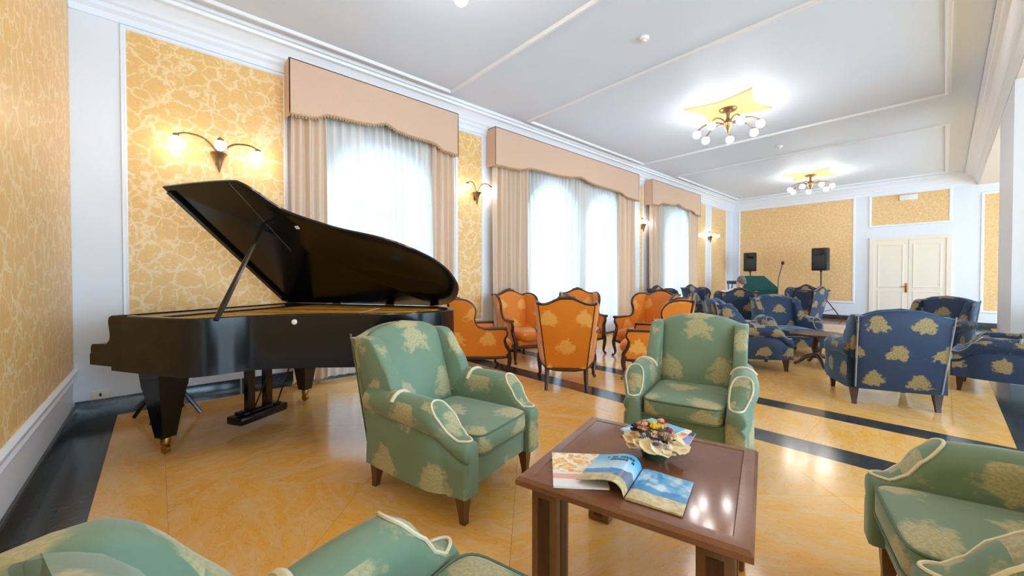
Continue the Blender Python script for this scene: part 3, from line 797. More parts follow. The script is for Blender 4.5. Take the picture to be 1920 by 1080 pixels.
# ------------------------------------------------------------------ upholstered wing armchair
def wing_armchair(fab, pipe, legm, name):
    t = thing(name, '', 'armchair')
    uvr = lambda: (random.uniform(0, 3), random.uniform(0, 3))
    def arm_st(x): return lerp([(-0.36, .555, .072), (-0.15, .555, .083), (0.08, .55, .090), (0.20, .54, .090), (0.26, .505, .082), (0.315, .44, .066), (0.36, .405, .060), (0.42, .392, .060)], x)
    yi = 0.265
    def arm_pt(x, ang, s, lift=0.0):
        zr, r = arm_st(x); a = R_(ang)
        return Vector((x, s * (yi + r + (r + lift) * math.cos(a)), zr + (r + lift) * math.sin(a)))
    for s in (-1, 1):
        rings = []
        for x in [-0.36, -0.25, -0.1, 0.05, 0.14, 0.2, 0.23, 0.26, 0.29, 0.32, 0.35, 0.38, 0.41, 0.422]:
            zr, r = arm_st(x); xx = x
            k = 0.012 if x > 0.415 else 0
            ring = [Vector((xx, s * (yi + k), 0.17)), Vector((xx, s * (yi + k), (0.17 + zr) / 2))]
            for a in range(180, -61, -20): ring.append(arm_pt(xx, a, s, -k))
            yo = yi + r * 2 - 0.03 - k
            if r < 0.07: yo = yi + r * 2 - 0.004 - k
            ring += [Vector((xx, s * yo, zr - r * 1.15)), Vector((xx, s * yo, 0.30)), Vector((xx, s * (yo + 0.004), 0.17))]
            rings.append(ring)
        ar = MB().loft(rings).build('arm', fab, t, uv=uvr(), sharp=60)
        lp = []
        for i in range(36):
            th = 2 * PI * i / 36
            x = 0.305 + 0.108 * math.cos(th); ang = 90 + (50 - 10 * math.cos(th)) * math.sin(th)
            if x < 0.24: x = 0.24 - (0.24 - x) * 1.25
            lp.append(arm_pt(x, ang, s, 0.003))
        MB().tube(lp, 0.0062, 6, closed=True).build('scroll_piping', pipe, ar)
        cuff = [arm_pt(-0.085 + 0.012 * math.cos(R_(a)), a, s, 0.003) for a in range(165, 29, -15)]
        MB().tube(cuff, 0.010, 6, flat=(1, 1.4)).build('cuff_piping', pipe, ar)
        # wing
        prof = crom([(-0.14, 0.56), (-0.15, 0.63), (-0.19, 0.72), (-0.25, 0.80), (-0.305, 0.875), (-0.36, 0.918), (-0.42, 0.926)], 4) + [(-0.51, 0.918), (-0.42, 0.56), (-0.38, 0.46), (-0.15, 0.46)]
        rings = []
        for dy, sh in ((0.0, 0.022), (0.012, 0.006), (0.03, 0.0), (0.068, 0.0), (0.086, 0.006), (0.095, 0.022)):
            cx = sum(p[0] for p in prof) / len(prof); cz = sum(p[1] for p in prof) / len(prof)
            rg = []
            for x, z in prof:
                d = math.hypot(x - cx, z - cz)
                x2, z2 = x - (x - cx) / d * sh, z - (z - cz) / d * sh
                rg.append(Vector((x2, s * (0.255 + dy + max(0, z2 - 0.5) * 0.035 + max(0, x2 + 0.36) * 0.05), z2)))
            rings.append(rg)
        MB().loft(rings).build('wing', fab, t, uv=uvr(), sharp=60, tri=True)
    # inner back
    rings = []
    N = 28
    def camel(y): return 0.925 + 0.072 * (1 - min(1, abs(y) / 0.295) ** 2.2)
    hs = [0.36, 0.46, 0.60, 0.74, 0.86, 0.93, 0.965, 0.985, 1.0]
    def back_ring(f, y_half, xo_front, xo_back, top):
        pass
    for q, f in enumerate(hs):
        sh = [0, 0, 0, 0, 0, 0.004, 0.018, 0.038, 0.062][q]
        ring = []
        for j in range(N):
            a = 2 * PI * j / N
            cx, sy = math.cos(a), math.sin(a)
            ex = math.copysign(abs(cx) ** 0.55, cx); ey = math.copysign(abs(sy) ** 0.35, sy)
            y = ey * (0.275 + 0.02 * f)
            z = 0.36 + (camel(y) - 0.36) * (f - 0.36) / 0.64
            bulge = 0.03 * (1 - (y / 0.29) ** 2) * math.sin(PI * min(1, (f - 0.36) / 0.64) ** 0.8)
            xc = -0.275 - (z - 0.36) * 0.30
            x = xc + ex * (0.075 - sh) + (bulge if ex > 0 else 0)
            ring.append(Vector((x, y * (1 - sh * .3), z)))
        rings.append(ring)
    MB().loft(rings).build('backrest', fab, t, uv=uvr(), sharp=60)
    # outside back shell
    rings = []
    def shell_top(y): return 0.915 + 0.068 * (1 - min(1, abs(y) / 0.31) ** 2.2)
    ysn = [-1 + i / 8 for i in range(17)]
    for off, shr in ((0.0, 0.012), (-0.012, 0.0), (-0.045, 0.0), (-0.055, 0.010)):
        rg = []
        for sgn in ysn:
            y = sgn * (0.345 - shr); rg.append(Vector((-0.375 + off - (0.17 - 0.36) * 0.12, y * 0.93, 0.17 + shr)))
        for zq in (0.4, 0.65, 0.85):
            rg.append(Vector((-0.375 + off - (zq - 0.3) * 0.20, (0.345 - shr) * (0.93 + 0.1 * (zq - 0.17)) , zq)))
        for sgn in reversed(ysn):
            y = sgn * (0.365 - shr); z = shell_top(y) - shr; rg.append(Vector((-0.375 + off - (z - 0.3) * 0.20, y, z)))
        for zq in (0.85, 0.65, 0.4):
            rg.append(Vector((-0.375 + off - (zq - 0.3) * 0.20, -(0.345 - shr) * (0.93 + 0.1 * (zq - 0.17)), zq)))
        rings.append(rg)
    bk = MB().loft(rings).build('back_shell', fab, t, uv=(0.15, random.uniform(0, 1)), sharp=60, tri=True)
    for s in (-1, 1):
        MB().tube([(-0.432 - (z - 0.3) * 0.20, s * 0.345 * (0.93 + 0.1 * (z - 0.17)), z) for z in (0.19, 0.4, 0.65, 0.85, 0.935)], 0.006, 6).build('back_piping', PIPEG if fab is GREEN else pipe, bk)
    # base and seat
    MB().rbox((-0.005, 0, 0.255), (0.76, 0.54, 0.17), 0.015, 2).build('seat_base', fab, t, uv=uvr())
    rings = []
    for z, sh in ((0.335, 0.02), (0.345, 0.004), (0.36, 0.0), (0.43, 0.0), (0.447, 0.006), (0.455, 0.022), (0.462, 0.08), (0.468, 0.16)):
        hx, hy = 0.315 - sh, 0.258 - sh; rg = []
        for j in range(32):
            a = 2 * PI * j / 32; cx, sy = math.cos(a), math.sin(a)
            rg.append(Vector((0.108 + math.copysign(abs(cx) ** 0.25, cx) * hx, math.copysign(abs(sy) ** 0.25, sy) * hy, z)))
        rings.append(rg)
    cu = MB().loft(rings).build('seat_cushion', fab, t, uv=uvr(), sharp=70)
    for z in (0.446, 0.342):
        rg = []
        for j in range(32):
            a = 2 * PI * j / 32; cx, sy = math.cos(a), math.sin(a)
            rg.append(Vector((0.108 + math.copysign(abs(cx) ** 0.25, cx) * 0.313, math.copysign(abs(sy) ** 0.25, sy) * 0.256, z)))
        MB().tube(rg, 0.0055, 5, closed=True).build('cushion_piping', PIPEG if fab is GREEN else PIPEB, cu)
    for sx, x in ((1, 0.345), (-1, -0.335)):
        for s in (-1, 1):
            y = s * 0.315
            rings = []
            for z, h, dx in ((0.172, 0.034, 0), (0.10, 0.026, 0.006 * sx), (0.04, 0.019, 0.008 if sx > 0 else -0.015), (0.0, 0.017, 0.012 if sx > 0 else -0.022)):
                rings.append([(x + dx - h, y - h, z), (x + dx + h, y - h, z), (x + dx + h, y + h, z), (x + dx - h, y + h, z)])
            MB().loft(rings).build('leg', legm, t)
    return t
gch = wing_armchair(GREEN, PIPEC, LEGW, 'green_armchair'); gch['group'] = 'green brocade wing armchairs'
TA = dirang(0.966, 0.259)                      # the coffee table group is turned 15 degrees
def tw(xp, n): return (xp * 0.966 - n * 0.259, xp * 0.259 + n * 0.966, 0)
place(gch, False, tw(-1.68, 1.90), TA, 'green brocade wing armchair in full view between piano and coffee table')
place(gch, True, tw(-0.47, 3.22), TA - PI / 2, 'green brocade wing armchair facing the camera behind the coffee table')
place(gch, True, tw(-0.53, 0.53), TA + PI / 2, 'green brocade wing armchair in the near foreground, seen from behind')
place(gch, True, tw(0.80, 1.93), TA + PI, 'green brocade wing armchair cut off by the right edge, facing left')
bch = wing_armchair(BLUE, PIPEB, DARKW, 'blue_armchair'); bch['group'] = 'blue brocade wing armchairs'
place(bch, False, (-0.46, 5.76, 0), dirang(-0.38, 0.92), 'dark blue wing armchair with its large flowered back towards the camera')
place(bch, True, (0.50, 7.12, 0), dirang(-1, 0.08), 'blue wing armchair at the right edge, seen from its side')
place(bch, True, (-0.17, 9.2, 0), dirang(-0.42, -0.91), 'blue wing armchair facing the camera in front of the double door')
place(bch, True, (-1.82, 7.98, 0), dirang(0.62, -0.78), 'blue wing armchair facing the camera behind the round side table')
place(bch, True, (-1.93, 6.46, 0), dirang(0.8, 0.6), 'blue wing armchair half hidden behind the green one, facing the round table')

# ------------------------------------------------------------------ carved bergere
def bergere(fab, wd, name):
    t = thing(name, '', 'armchair')
    uvr = lambda: (random.uniform(0, 3), random.uniform(0, 3))
    def mp(x, z, s, off=0.0):
        k = max(0.0, min(1.0, (x + 0.34) / 0.62)); h = (z - 0.26) / 0.76
        yr = 0.225 + 0.085 * h; yf = 0.345 + 0.10 * h
        y = yr + (yf - yr) * k ** 0.75
        return Vector((x - max(0, z - 0.3) * 0.20 * (1 - k), s * (y + off), z))
    top = crom([(-0.345, 1.0), (-0.28, 1.012), (-0.19, 1.005), (-0.115, 0.955), (-0.085, 0.87), (-0.105, 0.78), (-0.10, 0.70), (-0.06, 0.645), (0.03, 0.628), (0.15, 0.622), (0.245, 0.618)], 4)
    front = crom([(0.245, 0.618), (0.262, 0.56), (0.235, 0.49), (0.255, 0.41), (0.30, 0.33), (0.305, 0.26)], 4)
    outline = top + front[1:] + [(-0.02, 0.26), (-0.34, 0.26)]
    for s in (-1, 1):
        rings = []
        for off, sh in ((-0.035, 0.01), (-0.025, 0.0), (0.005, 0.0), (0.015, 0.01)):
            cx, cz = -0.1, 0.55
            rings.append([mp(x - (x - cx) * sh, z - (z - cz) * sh, s, off) for x, z in outline])
        MB().loft(rings).build('side_panel', fab, t, uv=uvr(), sharp=50, tri=True)
        MB().tube([mp(x, z, s, -0.008) for x, z in top], [0.021] * len(top), 8).build('wing_rail', wd, t)
        MB().tube([mp(x, z, s, -0.008) for x, z in front], [0.022 + 0.010 * (i / len(front)) for i in range(len(front))], 8).build('arm_post', wd, t)
        ap = [mp(x, 0.634, s, -0.006) for x in (-0.01, 0.06, 0.14, 0.20, 0.265)]
        MB().tube(ap, [0.022, 0.026, 0.026, 0.027, 0.03], 8, flat=(1.3, 0.8)).build('arm_rest', wd, t)
        st = [mp(-0.345, z, s, 0.0) + Vector((-0.012, 0, 0)) for z in (0.24, 0.4, 0.6, 0.8, 0.99)]
        MB().tube(st, 0.012, 6).build('back_stile', wd, t)
        # front cabriole leg
        x0, y0 = 0.29, s * 0.345
        lg = [(x0, y0, 0.30), (x0 + 0.018, y0 + s * 0.012, 0.24), (x0 + 0.012, y0 + s * 0.008, 0.16), (x0 - 0.006, y0, 0.09), (x0 + 0.0, y0, 0.045), (x0 + 0.025, y0 + s * 0.012, 0.02), (x0 + 0.045, y0 + s * 0.018, 0.016)]
        MB().tube(crom(lg, 3), [0.036 - 0.02 * min(1, i / 13) + (0.006 if i > 15 else 0) for i in range(19)], 8).build('leg', wd, t)
        lg = [(-0.33, s * 0.22, 0.27), (-0.345, s * 0.222, 0.15), (-0.385, s * 0.228, 0.0)]
        MB().tube(crom(lg, 3), [0.028, 0.027, 0.026, 0.025, 0.024, 0.022, 0.020], 4).build('leg', wd, t)
    # back
    def crest(y):
        a = abs(y) / 0.31
        return 0.99 + 0.085 * (0.5 + 0.5 * math.cos(PI * min(1, a / 0.85))) + 0.006 * a
    rings = []
    ysn = [-1 + i / 9 for i in range(19)]
    for off, bul in ((-0.03, 0.0), (-0.022, 0.0), (0.03, 0.0), (0.055, 0.035)):
        rg = []
        for sg in ysn: rg.append(Vector((-0.345 + off, sg * 0.222, 0.26)))
        for sg in reversed(ysn):
            y = sg * 0.305; z = crest(y) - 0.012
            rg.append(Vector((-0.345 + off + (0.015 if off > 0.04 else 0) - (z - 0.3) * 0.20, y, z)))
        rings.append(rg)
    m = MB()
    # outside back as a grid so that it can bulge a little
    gv = []; gf = []
    NU, NV = 12, 12
    for side, (o0, b0) in enumerate(((-0.03, -0.02), (0.05, 0.045))):
        b_ = len(gv)
        for j in range(NV + 1):
            for i in range(NU + 1):
                u = -1 + 2 * i / NU; v = j / NV
                y = u * (0.222 + (0.305 - 0.222) * v); zt = crest(y) - 0.012; z = 0.26 + (zt - 0.26) * v
                bul = b0 * (1 - u * u) * math.sin(PI * v)
                gv.append((-0.345 + o0 + bul - max(0, z - 0.3) * 0.20, y, z))
        for j in range(NV):
            for i in range(NU):
                a = b_ + j * (NU + 1) + i; gf.append((a, a + 1, a + NU + 2, a + NU + 1))
    K = (NU + 1) * (NV + 1)
    per = [i for i in range(NU + 1)] + [j * (NU + 1) + NU for j in range(1, NV + 1)] + [NV * (NU + 1) + i for i in range(NU - 1, -1, -1)] + [j * (NU + 1) for j in range(NV - 1, 0, -1)]
    for a, b in zip(per, per[1:] + per[:1]): gf.append((a, b, b + K, a + K))
    MB().add(gv, gf).build('backrest', fab, t, uv=(0.0, -0.028), sharp=60)
    cr = []
    rad = []
    for i in range(25):
        y = -0.335 + 0.67 * i / 24; z = crest(y) + (0.012 if abs(y) > 0.3 else 0)
        cr.append((-0.345 - (z - 0.3) * 0.20, y, z)); rad.append(0.022 + 0.016 * math.exp(-(y / 0.07) ** 2))
    co = MB().tube(cr, rad, 8, flat=(1.25, 0.8)).build('crest_rail', wd, t)
    mm = MB(); zc = crest(0); mm.sphere((-0.345 - (zc - 0.3) * 0.2 + 0.02, 0, zc + 0.01), 0.035, 8, 6, (0.6, 1.5, 0.8))
    for s in (-1, 1): mm.sphere((-0.345 - (zc - 0.3) * 0.2 + 0.02, s * 0.065, zc - 0.002), 0.024, 8, 6, (0.6, 1.4, 0.8))
    mm.build('carved_crest', wd, co)
    # seat rail
    rl = [mp(-0.345, 0.26, -1), mp(-0.1, 0.255, -1), mp(0.15, 0.25, -1), mp(0.29, 0.26, -1), (0.335, -0.2, 0.245), (0.345, 0, 0.235), (0.335, 0.2, 0.245), mp(0.29, 0.26, 1), mp(0.15, 0.25, 1), mp(-0.1, 0.255, 1), mp(-0.345, 0.26, 1), (-0.37, 0.1, 0.245), (-0.37, -0.1, 0.245)]
    MB().tube([Vector(p) for p in rl], 0.024, 8, closed=True).build('seat_rail', wd, t)
    rings = []
    for z, sh in ((0.25, 0.03), (0.27, 0.0), (0.32, 0.0), (0.34, 0.02)):
        rings.append([Vector((x, y, z)) for x, y in [(0.32 - sh, -0.30 + sh), (0.33 - sh, 0), (0.32 - sh, 0.30 - sh), (-0.33 + sh, 0.21 - sh), (-0.33 + sh, -0.21 + sh)]])
    MB().loft(rings).build('seat_base', fab, t, uv=uvr())
    rings = []
    for z, sh in ((0.325, 0.05), (0.335, 0.015), (0.365, 0.0), (0.415, 0.0), (0.445, 0.015), (0.462, 0.05), (0.47, 0.12)):
        rg = []
        for j in range(36):
            a = 2 * PI * j / 36; cx, sy = math.cos(a), math.sin(a)
            ex = math.copysign(abs(cx) ** 0.4, cx); ey = math.copysign(abs(sy) ** 0.4, sy)
            x = 0.055 + ex * (0.335 - sh); y = ey * (0.285 - sh) * (0.84 + 0.16 * min(1, max(0, (x + 0.28) / 0.4)))
            rg.append(Vector((x, y, z)))
        rings.append(rg)
    MB().loft(rings).build('seat_cushion', fab, t, uv=uvr(), sharp=70)
    return t
och = bergere(ORANGE, DARKW, 'orange_bergere'); och['group'] = 'orange carved bergere chairs'
place(och, False, (-3.13, 3.74, 0), dirang(-0.64, 0.77), 'orange carved bergere with its whole back towards the camera')
place(och, True, (-4.28, 3.30, 0), dirang(0.44, 0.90), 'orange carved bergere next to the piano tail, seen from its side')
place(och, True, (-4.52, 4.36, 0), dirang(0.97, -0.20), 'orange carved bergere against the wall behind the piano-side one')
place(och, True, (-4.35, 5.60, 0), dirang(0.72, -0.69), 'orange carved bergere in front of the twin windows, only its crest showing')
place(och, True, (-3.28, 5.86, 0), dirang(-0.12, -0.99), 'orange carved bergere with open wing, farther one right of the middle')
place(och, True, (-2.58, 4.82, 0), dirang(-0.92, -0.38), 'orange carved bergere mostly hidden by the green armchair')
blb = bergere(BLUE, DARKW, 'blue_bergere'); blb['group'] = 'blue carved bergere chairs'
place(blb, False, (-2.95, 8.78, 0), dirang(-0.55, 0.83), 'blue carved bergere with red-brown crest, back to camera, person sitting in it')
place(blb, True, (-4.20, 10.6, 0), dirang(0.8, -0.3), 'blue carved bergere left of the seated person')
place(blb, True, (-2.60, 12.46, 0), dirang(-0.2, -0.98), 'blue carved bergere lit bright blue in front of the back wall')
place(blb, True, (-2.28, 10.85, 0), dirang(-0.85, 0.25), 'blue carved bergere turned sideways beside the right speaker stand')
place(blb, True, (-4.25, 8.95, 0), dirang(0.9, -0.2), 'blue carved bergere by the last window behind the orange chairs')

# ------------------------------------------------------------------ tables
ct = thing('coffee_table', 'square brown wooden coffee table in the foreground', 'table', tw(-0.43, 1.735), TA)
TZ = 0.50
H = 0.41
m = MB(); rings = []
for h, z in ((H - 0.03, TZ - 0.055), (H, TZ - 0.035), (H, TZ - 0.015), (H - 0.012, TZ - 0.002), (H - 0.03, TZ), (H - 0.055, TZ), (H - 0.058, TZ - 0.004)):
    rings.append([(-h, -h, z), (h, -h, z), (h, h, z), (-h, h, z)])
m.loft(rings, cap=False); m.add([(-H + .03, -H + .03, TZ - 0.055), (H - .03, -H + .03, TZ - 0.055), (H - .03, H - .03, TZ - 0.055), (-H + .03, H - .03, TZ - 0.055)], [(0, 1, 2, 3)])
m.build('top_frame', TABW, ct, sharp=30)
MB().bx(-H + .0585, H - .0585, -H + .0585, H - .0585, TZ - 0.03, TZ - 0.003).build('top_panel', TABP, ct)
for sx in (-1, 1):
    for sy in (-1, 1):
        px, py = sx * (H - 0.105), sy * (H - 0.105)
        lg = MB().rbox((px, py, (TZ - 0.055) / 2), (0.115, 0.115, TZ - 0.056), 0.008, 2).build('leg', TABL, ct)
        for a in range(4):
            dx, dy = [(1, 0), (-1, 0), (0, 1), (0, -1)][a]
            MB().box((px + dx * 0.0575, py + dy * 0.0575, (TZ - 0.055) / 2), (0.006 if dx else 0.05, 0.006 if dy else 0.05, TZ - 0.12)).build('leg_fluting', DARKW, lg)
def tloc(x, y, z=TZ): # table-local to world
    p = Matrix.Translation(tw(-0.43, 1.735)) @ Matrix.Rotation(TA, 4, 'Z') @ Vector((x, y, z)); return p

rt = thing('round_table', 'small round dark wood pedestal table among the blue armchairs', 'table', (-1.26, 7.19, 0))
MB().lathe([(0.0, 0.445), (0.31, 0.445), (0.335, 0.455), (0.34, 0.468), (0.33, 0.48), (0.0, 0.48)], seg=32).build('table_top', DARKW, rt)
MB().lathe([(0.12, 0.445), (0.05, 0.42), (0.04, 0.38), (0.06, 0.33), (0.07, 0.26), (0.045, 0.20), (0.06, 0.14), (0.08, 0.12), (0.0, 0.12)], seg=16).build('pedestal', DARKW, rt)
for k in range(4):
    a = R_(30 + 90 * k); ca, sa = math.cos(a), math.sin(a)
    MB().tube(crom([(0.04 * ca, 0.04 * sa, 0.15), (0.13 * ca, 0.13 * sa, 0.12), (0.22 * ca, 0.22 * sa, 0.045), (0.28 * ca, 0.28 * sa, 0.022)], 3), [0.032, 0.03, 0.03, 0.028, 0.026, 0.024, 0.022, 0.022, 0.024, 0.022], 8).build('foot', DARKW, rt)

# ------------------------------------------------------------------ magazines
def picture(name, kind):
    t = NT(name)
    o = t.coord('Object'); sep = t.n('ShaderNodeSeparateXYZ', {0: o})
    x, y = sep.outputs[0], sep.outputs[1]
    n1 = t.noise(o, 16, 4, 0.6); n2 = t.noise(o, 40, 3, 0.6)
    if kind == 'collage':
        vo = t.n('ShaderNodeTexVoronoi', {'Vector': o, 'Scale': 34.0})
        c = t.mix(t.ramp(n2.outputs[0], 0.35, 0.65), srgb(238, 160, 40), srgb(246, 220, 160))
        c = t.mix(t.ramp(vo.outputs['Distance'], 0.5, 0.62), c, srgb(250, 240, 224))
        c = t.mix(t.ramp(n1.outputs[0], 0.62, 0.7), c, srgb(120, 110, 60))
        # lower part: white with red print
        br = t.n('ShaderNodeTexBrick', {'Vector': o, 'Color1': srgb(226, 120, 90), 'Color2': srgb(234, 150, 120), 'Mortar': srgb(240, 236, 236), 'Scale': 60.0, 'Mortar Size': 0.03})
        red = t.math('MULTIPLY', t.math('LESS_THAN', y, -0.045), t.math('MULTIPLY', t.math('GREATER_THAN', y, -0.085), t.math('LESS_THAN', x, 0.045)))
        low = t.mix(red, srgb(240, 238, 240), br.outputs[0])
        c = t.mix(t.math('LESS_THAN', y, -0.028), c, low)
    elif kind == 'sky':
        cl = t.mix(t.ramp(n1.outputs[0], 0.38, 0.66), srgb(60, 160, 216), srgb(206, 228, 240))
        sea = t.mix(t.ramp(n1.outputs[0], 0.4, 0.6), srgb(24, 130, 206), srgb(70, 150, 200))
        sand = t.mix(t.ramp(n2.outputs[0], 0.3, 0.7), srgb(190, 168, 116), srgb(222, 208, 172))
        yy = t.math('ADD', y, t.math('MULTIPLY', t.math('SUBTRACT', n1.outputs[0], 0.5), 0.05))
        c = t.mix(t.ramp(yy, -0.012, 0.004), sea, cl)
        c = t.mix(t.ramp(yy, -0.052, -0.046), sand, c)
    elif kind == 'skytext':
        cl = t.mix(t.ramp(y, -0.03, 0.12), srgb(196, 222, 238), srgb(70, 176, 228))
        sea = t.mix(t.ramp(n1.outputs[0], 0.4, 0.6), srgb(18, 126, 206), srgb(60, 150, 206))
        sand = t.mix(t.ramp(n2.outputs[0], 0.3, 0.7), srgb(170, 148, 92), srgb(212, 198, 150))
        yy = t.math('ADD', y, t.math('MULTIPLY', t.math('SUBTRACT', n1.outputs[0], 0.5), 0.05))
        c = t.mix(t.ramp(yy, -0.022, -0.012), sea, cl)
        c = t.mix(t.ramp(yy, -0.066, -0.058), sand, c)
        hill = t.math('SUBTRACT', t.math('ADD', t.math('MULTIPLY', t.math('ABSOLUTE', t.math('ADD', x, 0.01)), 1.6), yy), 0.0)
        c = t.mix(t.ramp(hill, 0.018, 0.006), c, srgb(110, 120, 140))
        c = t.mix(t.ramp(yy, -0.080, -0.070), sand, c)
    else:
        a, b, c3 = {'blue': (srgb(60, 170, 224), srgb(236, 240, 246), srgb(120, 196, 232)), 'orange': (srgb(236, 130, 40), srgb(250, 226, 190), srgb(246, 236, 230)), 'lavender': (srgb(140, 140, 206), srgb(168, 164, 220), srgb(40, 40, 52))}[kind]
        c = t.mix(t.ramp(n1.outputs[0], 0.42, 0.6), a, b)
        c = t.mix(t.math('GREATER_THAN', y, 0.075), c, c3)
    t.base(c, 0.28)
    return t.m
def closed_mag(name, label, loc, rz, w, h, th, mat, grp=None):
    o = thing(name, label, 'magazine', loc, rz, grp)
    MB().rbox((0, 0, th / 2), (w - 0.004, h - 0.004, th - 0.002), 0.001, 1).build('pages', PAPERW, o)
    MB().bx(-w / 2, w / 2, -h / 2, h / 2, th - 0.001, th).build('front_cover', mat, o)
    MB().bx(-w / 2, w / 2, -h / 2, h / 2, 0, 0.001).build('back_cover', PAPERW, o)
    MB().bx(-w / 2 - 0.0012, -w / 2, -h / 2, h / 2, 0, th).build('spine', mat, o)
    return o
EOF_MARK = 0
closed_mag('magazine', 'magazine with an orange collage cover under the open one', (-1.01, 1.285, TZ), R_(43), 0.21, 0.285, 0.008, picture('collage_cover', 'collage'))
# open magazine, local x across the spread, y up the page
om = thing('open_magazine', 'magazine lying open at a blue beach photograph', 'magazine', (-0.80, 1.36, TZ), TA)
def page(side, prof, z_extra, name, mat):
    g = MB(); N = len(prof); hh = 0.125
    top = [(side * x, z) for x, z in prof]
    g.loft([[(x, -hh, z) for x, z in top] + [(x, -hh, max(0.0005, z - z_extra)) for x, z in reversed(top)], [(x, hh, z) for x, z in top] + [(x, hh, max(0.0005, z - z_extra)) for x, z in reversed(top)]])
    return g.build(name, mat, om, sharp=50)
lp = crom([(0.002, 0.008), (0.012, 0.035), (0.035, 0.052), (0.075, 0.052), (0.13, 0.036), (0.185, 0.022)], 4)
rp = crom([(0.002, 0.006), (0.02, 0.012), (0.06, 0.012), (0.12, 0.008), (0.195, 0.007)], 4)
page(-1, lp, 0.003, 'left_page', picture('beach_text_page', 'skytext'))
page(1, rp, 0.012, 'right_page', picture('beach_page', 'sky'))
def on_left(x): 
    for (xa, za), (xb, zb) in zip(lp, lp[1:]):
        if xa <= x <= xb: return za + (zb - za) * (x - xa) / max(1e-6, xb - xa)
    return lp[-1][1]
g = MB()
rnd = random.Random(3)
for row, (yy, hgt, x0, x1) in enumerate(((0.082, 0.017, 0.022, 0.135), (0.058, 0.018, 0.018, 0.145))):
    x = x0
    while x < x1:
        w = rnd.uniform(0.009, 0.012)
        if rnd.random() < 0.86:
            for q in range(2):
                a = x + q * w * 0.5
                g.add([(-a, yy, on_left(a) + 0.0006), (-(a + w * .36), yy, on_left(a + w * .36) + 0.0006), (-(a + w * .36), yy + hgt, on_left(a + w * .36) + 0.0006), (-a, yy + hgt, on_left(a) + 0.0006)], [(0, 1, 2, 3)])
            b = x + w * 0.5
            zz = yy + hgt * rnd.choice((0.0, 0.42, 0.8))
            g.add([(-x, zz, on_left(x) + 0.0006), (-(x + w * .86), zz, on_left(x + w * .86) + 0.0006), (-(x + w * .86), zz + 0.004, on_left(x + w * .86) + 0.0006), (-x, zz + 0.004, on_left(x) + 0.0006)], [(0, 1, 2, 3)])
        x += w * 1.15
g.build('headline', BLKPL, om)
closed_mag('magazine', 'lavender magazine sticking out behind the flower bowl', (-0.912, 1.876, TZ), TA - R_(2), 0.20, 0.27, 0.007, picture('lavender_cover', 'lavender'), 'magazines behind the flower bowl')
closed_mag('magazine', 'orange and white magazine between the blue and the lavender ones', (-0.955, 1.885, TZ + 0.0075), TA - R_(12), 0.20, 0.27, 0.006, picture('orange_cover', 'orange'), 'magazines behind the flower bowl')
closed_mag('magazine', 'topmost blue and white magazine behind the flower bowl', (-1.0, 1.88, TZ + 0.014), TA - R_(22), 0.20, 0.27, 0.006, picture('blue_cover', 'blue'), 'magazines behind the flower bowl')
# ------------------------------------------------------------------ dried flower bowl
fb = thing('flower_bowl', 'green bowl of dried flowers with a cream petal rim on the coffee table', 'flower bowl', (-0.865, 1.64, TZ), 0)
MB().lathe([(0.0, 0.0), (0.05, 0.0), (0.052, 0.006), (0.06, 0.03), (0.072, 0.055), (0.068, 0.055), (0.055, 0.03), (0.0, 0.02)], seg=20).build('bowl', plain('green_glaze', srgb(52, 84, 66), 0.25), fb)
CREAM = plain('cream_dried_petal', srgb(244, 226, 190), 0.6, 0, 0.08, 40)
rnd = random.Random(11)
for k in range(16):
    a = 2 * PI * k / 16 + rnd.uniform(-.12, .12); rr = rnd.uniform(0.088, 0.104); tilt = rnd.uniform(-0.5, 0.1)
    M1 = Matrix.Rotation(a, 4, 'Z') @ Matrix.Translation((rr, 0, 0.062 + rnd.uniform(-0.012, 0.018))) @ Matrix.Rotation(tilt + 0.35, 4, 'Y') @ Matrix.Rotation(rnd.uniform(-.4, .4), 4, 'X')
    g = MB(); rings = []
    ww_ = rnd.uniform(0.034, 0.044)
    for i in range(4):
        q = i / 3
        rings.append([M1 @ Vector((math.cos(b) * ww_ * q * (1 + 0.16 * math.sin(3 * b + k)), math.sin(b) * ww_ * q * 1.15, 0.012 * q * q + 0.008 * q * math.sin(4 * b + k))) for b in [2 * PI * j / 12 for j in range(12)]])
    lower = [[p - Vector((0, 0, 0.0025)) for p in r] for r in rings]
    g.loft(rings[1:] + lower[:0:-1], cap=True).build('petal', CREAM, fb)
FC = [plain('dried_purple', srgb(88, 72, 112), 0.8), plain('dried_dark_violet', srgb(52, 42, 70), 0.8), plain('dried_yellow', srgb(226, 190, 40), 0.8), plain('dried_red', srgb(196, 64, 40), 0.8), plain('dried_ochre', srgb(176, 128, 80), 0.8), plain('dried_lilac', srgb(186, 166, 196), 0.8), plain('dried_peach', srgb(232, 170, 130), 0.8)]
STEM = plain('dried_stem', srgb(140, 120, 84), 0.8)
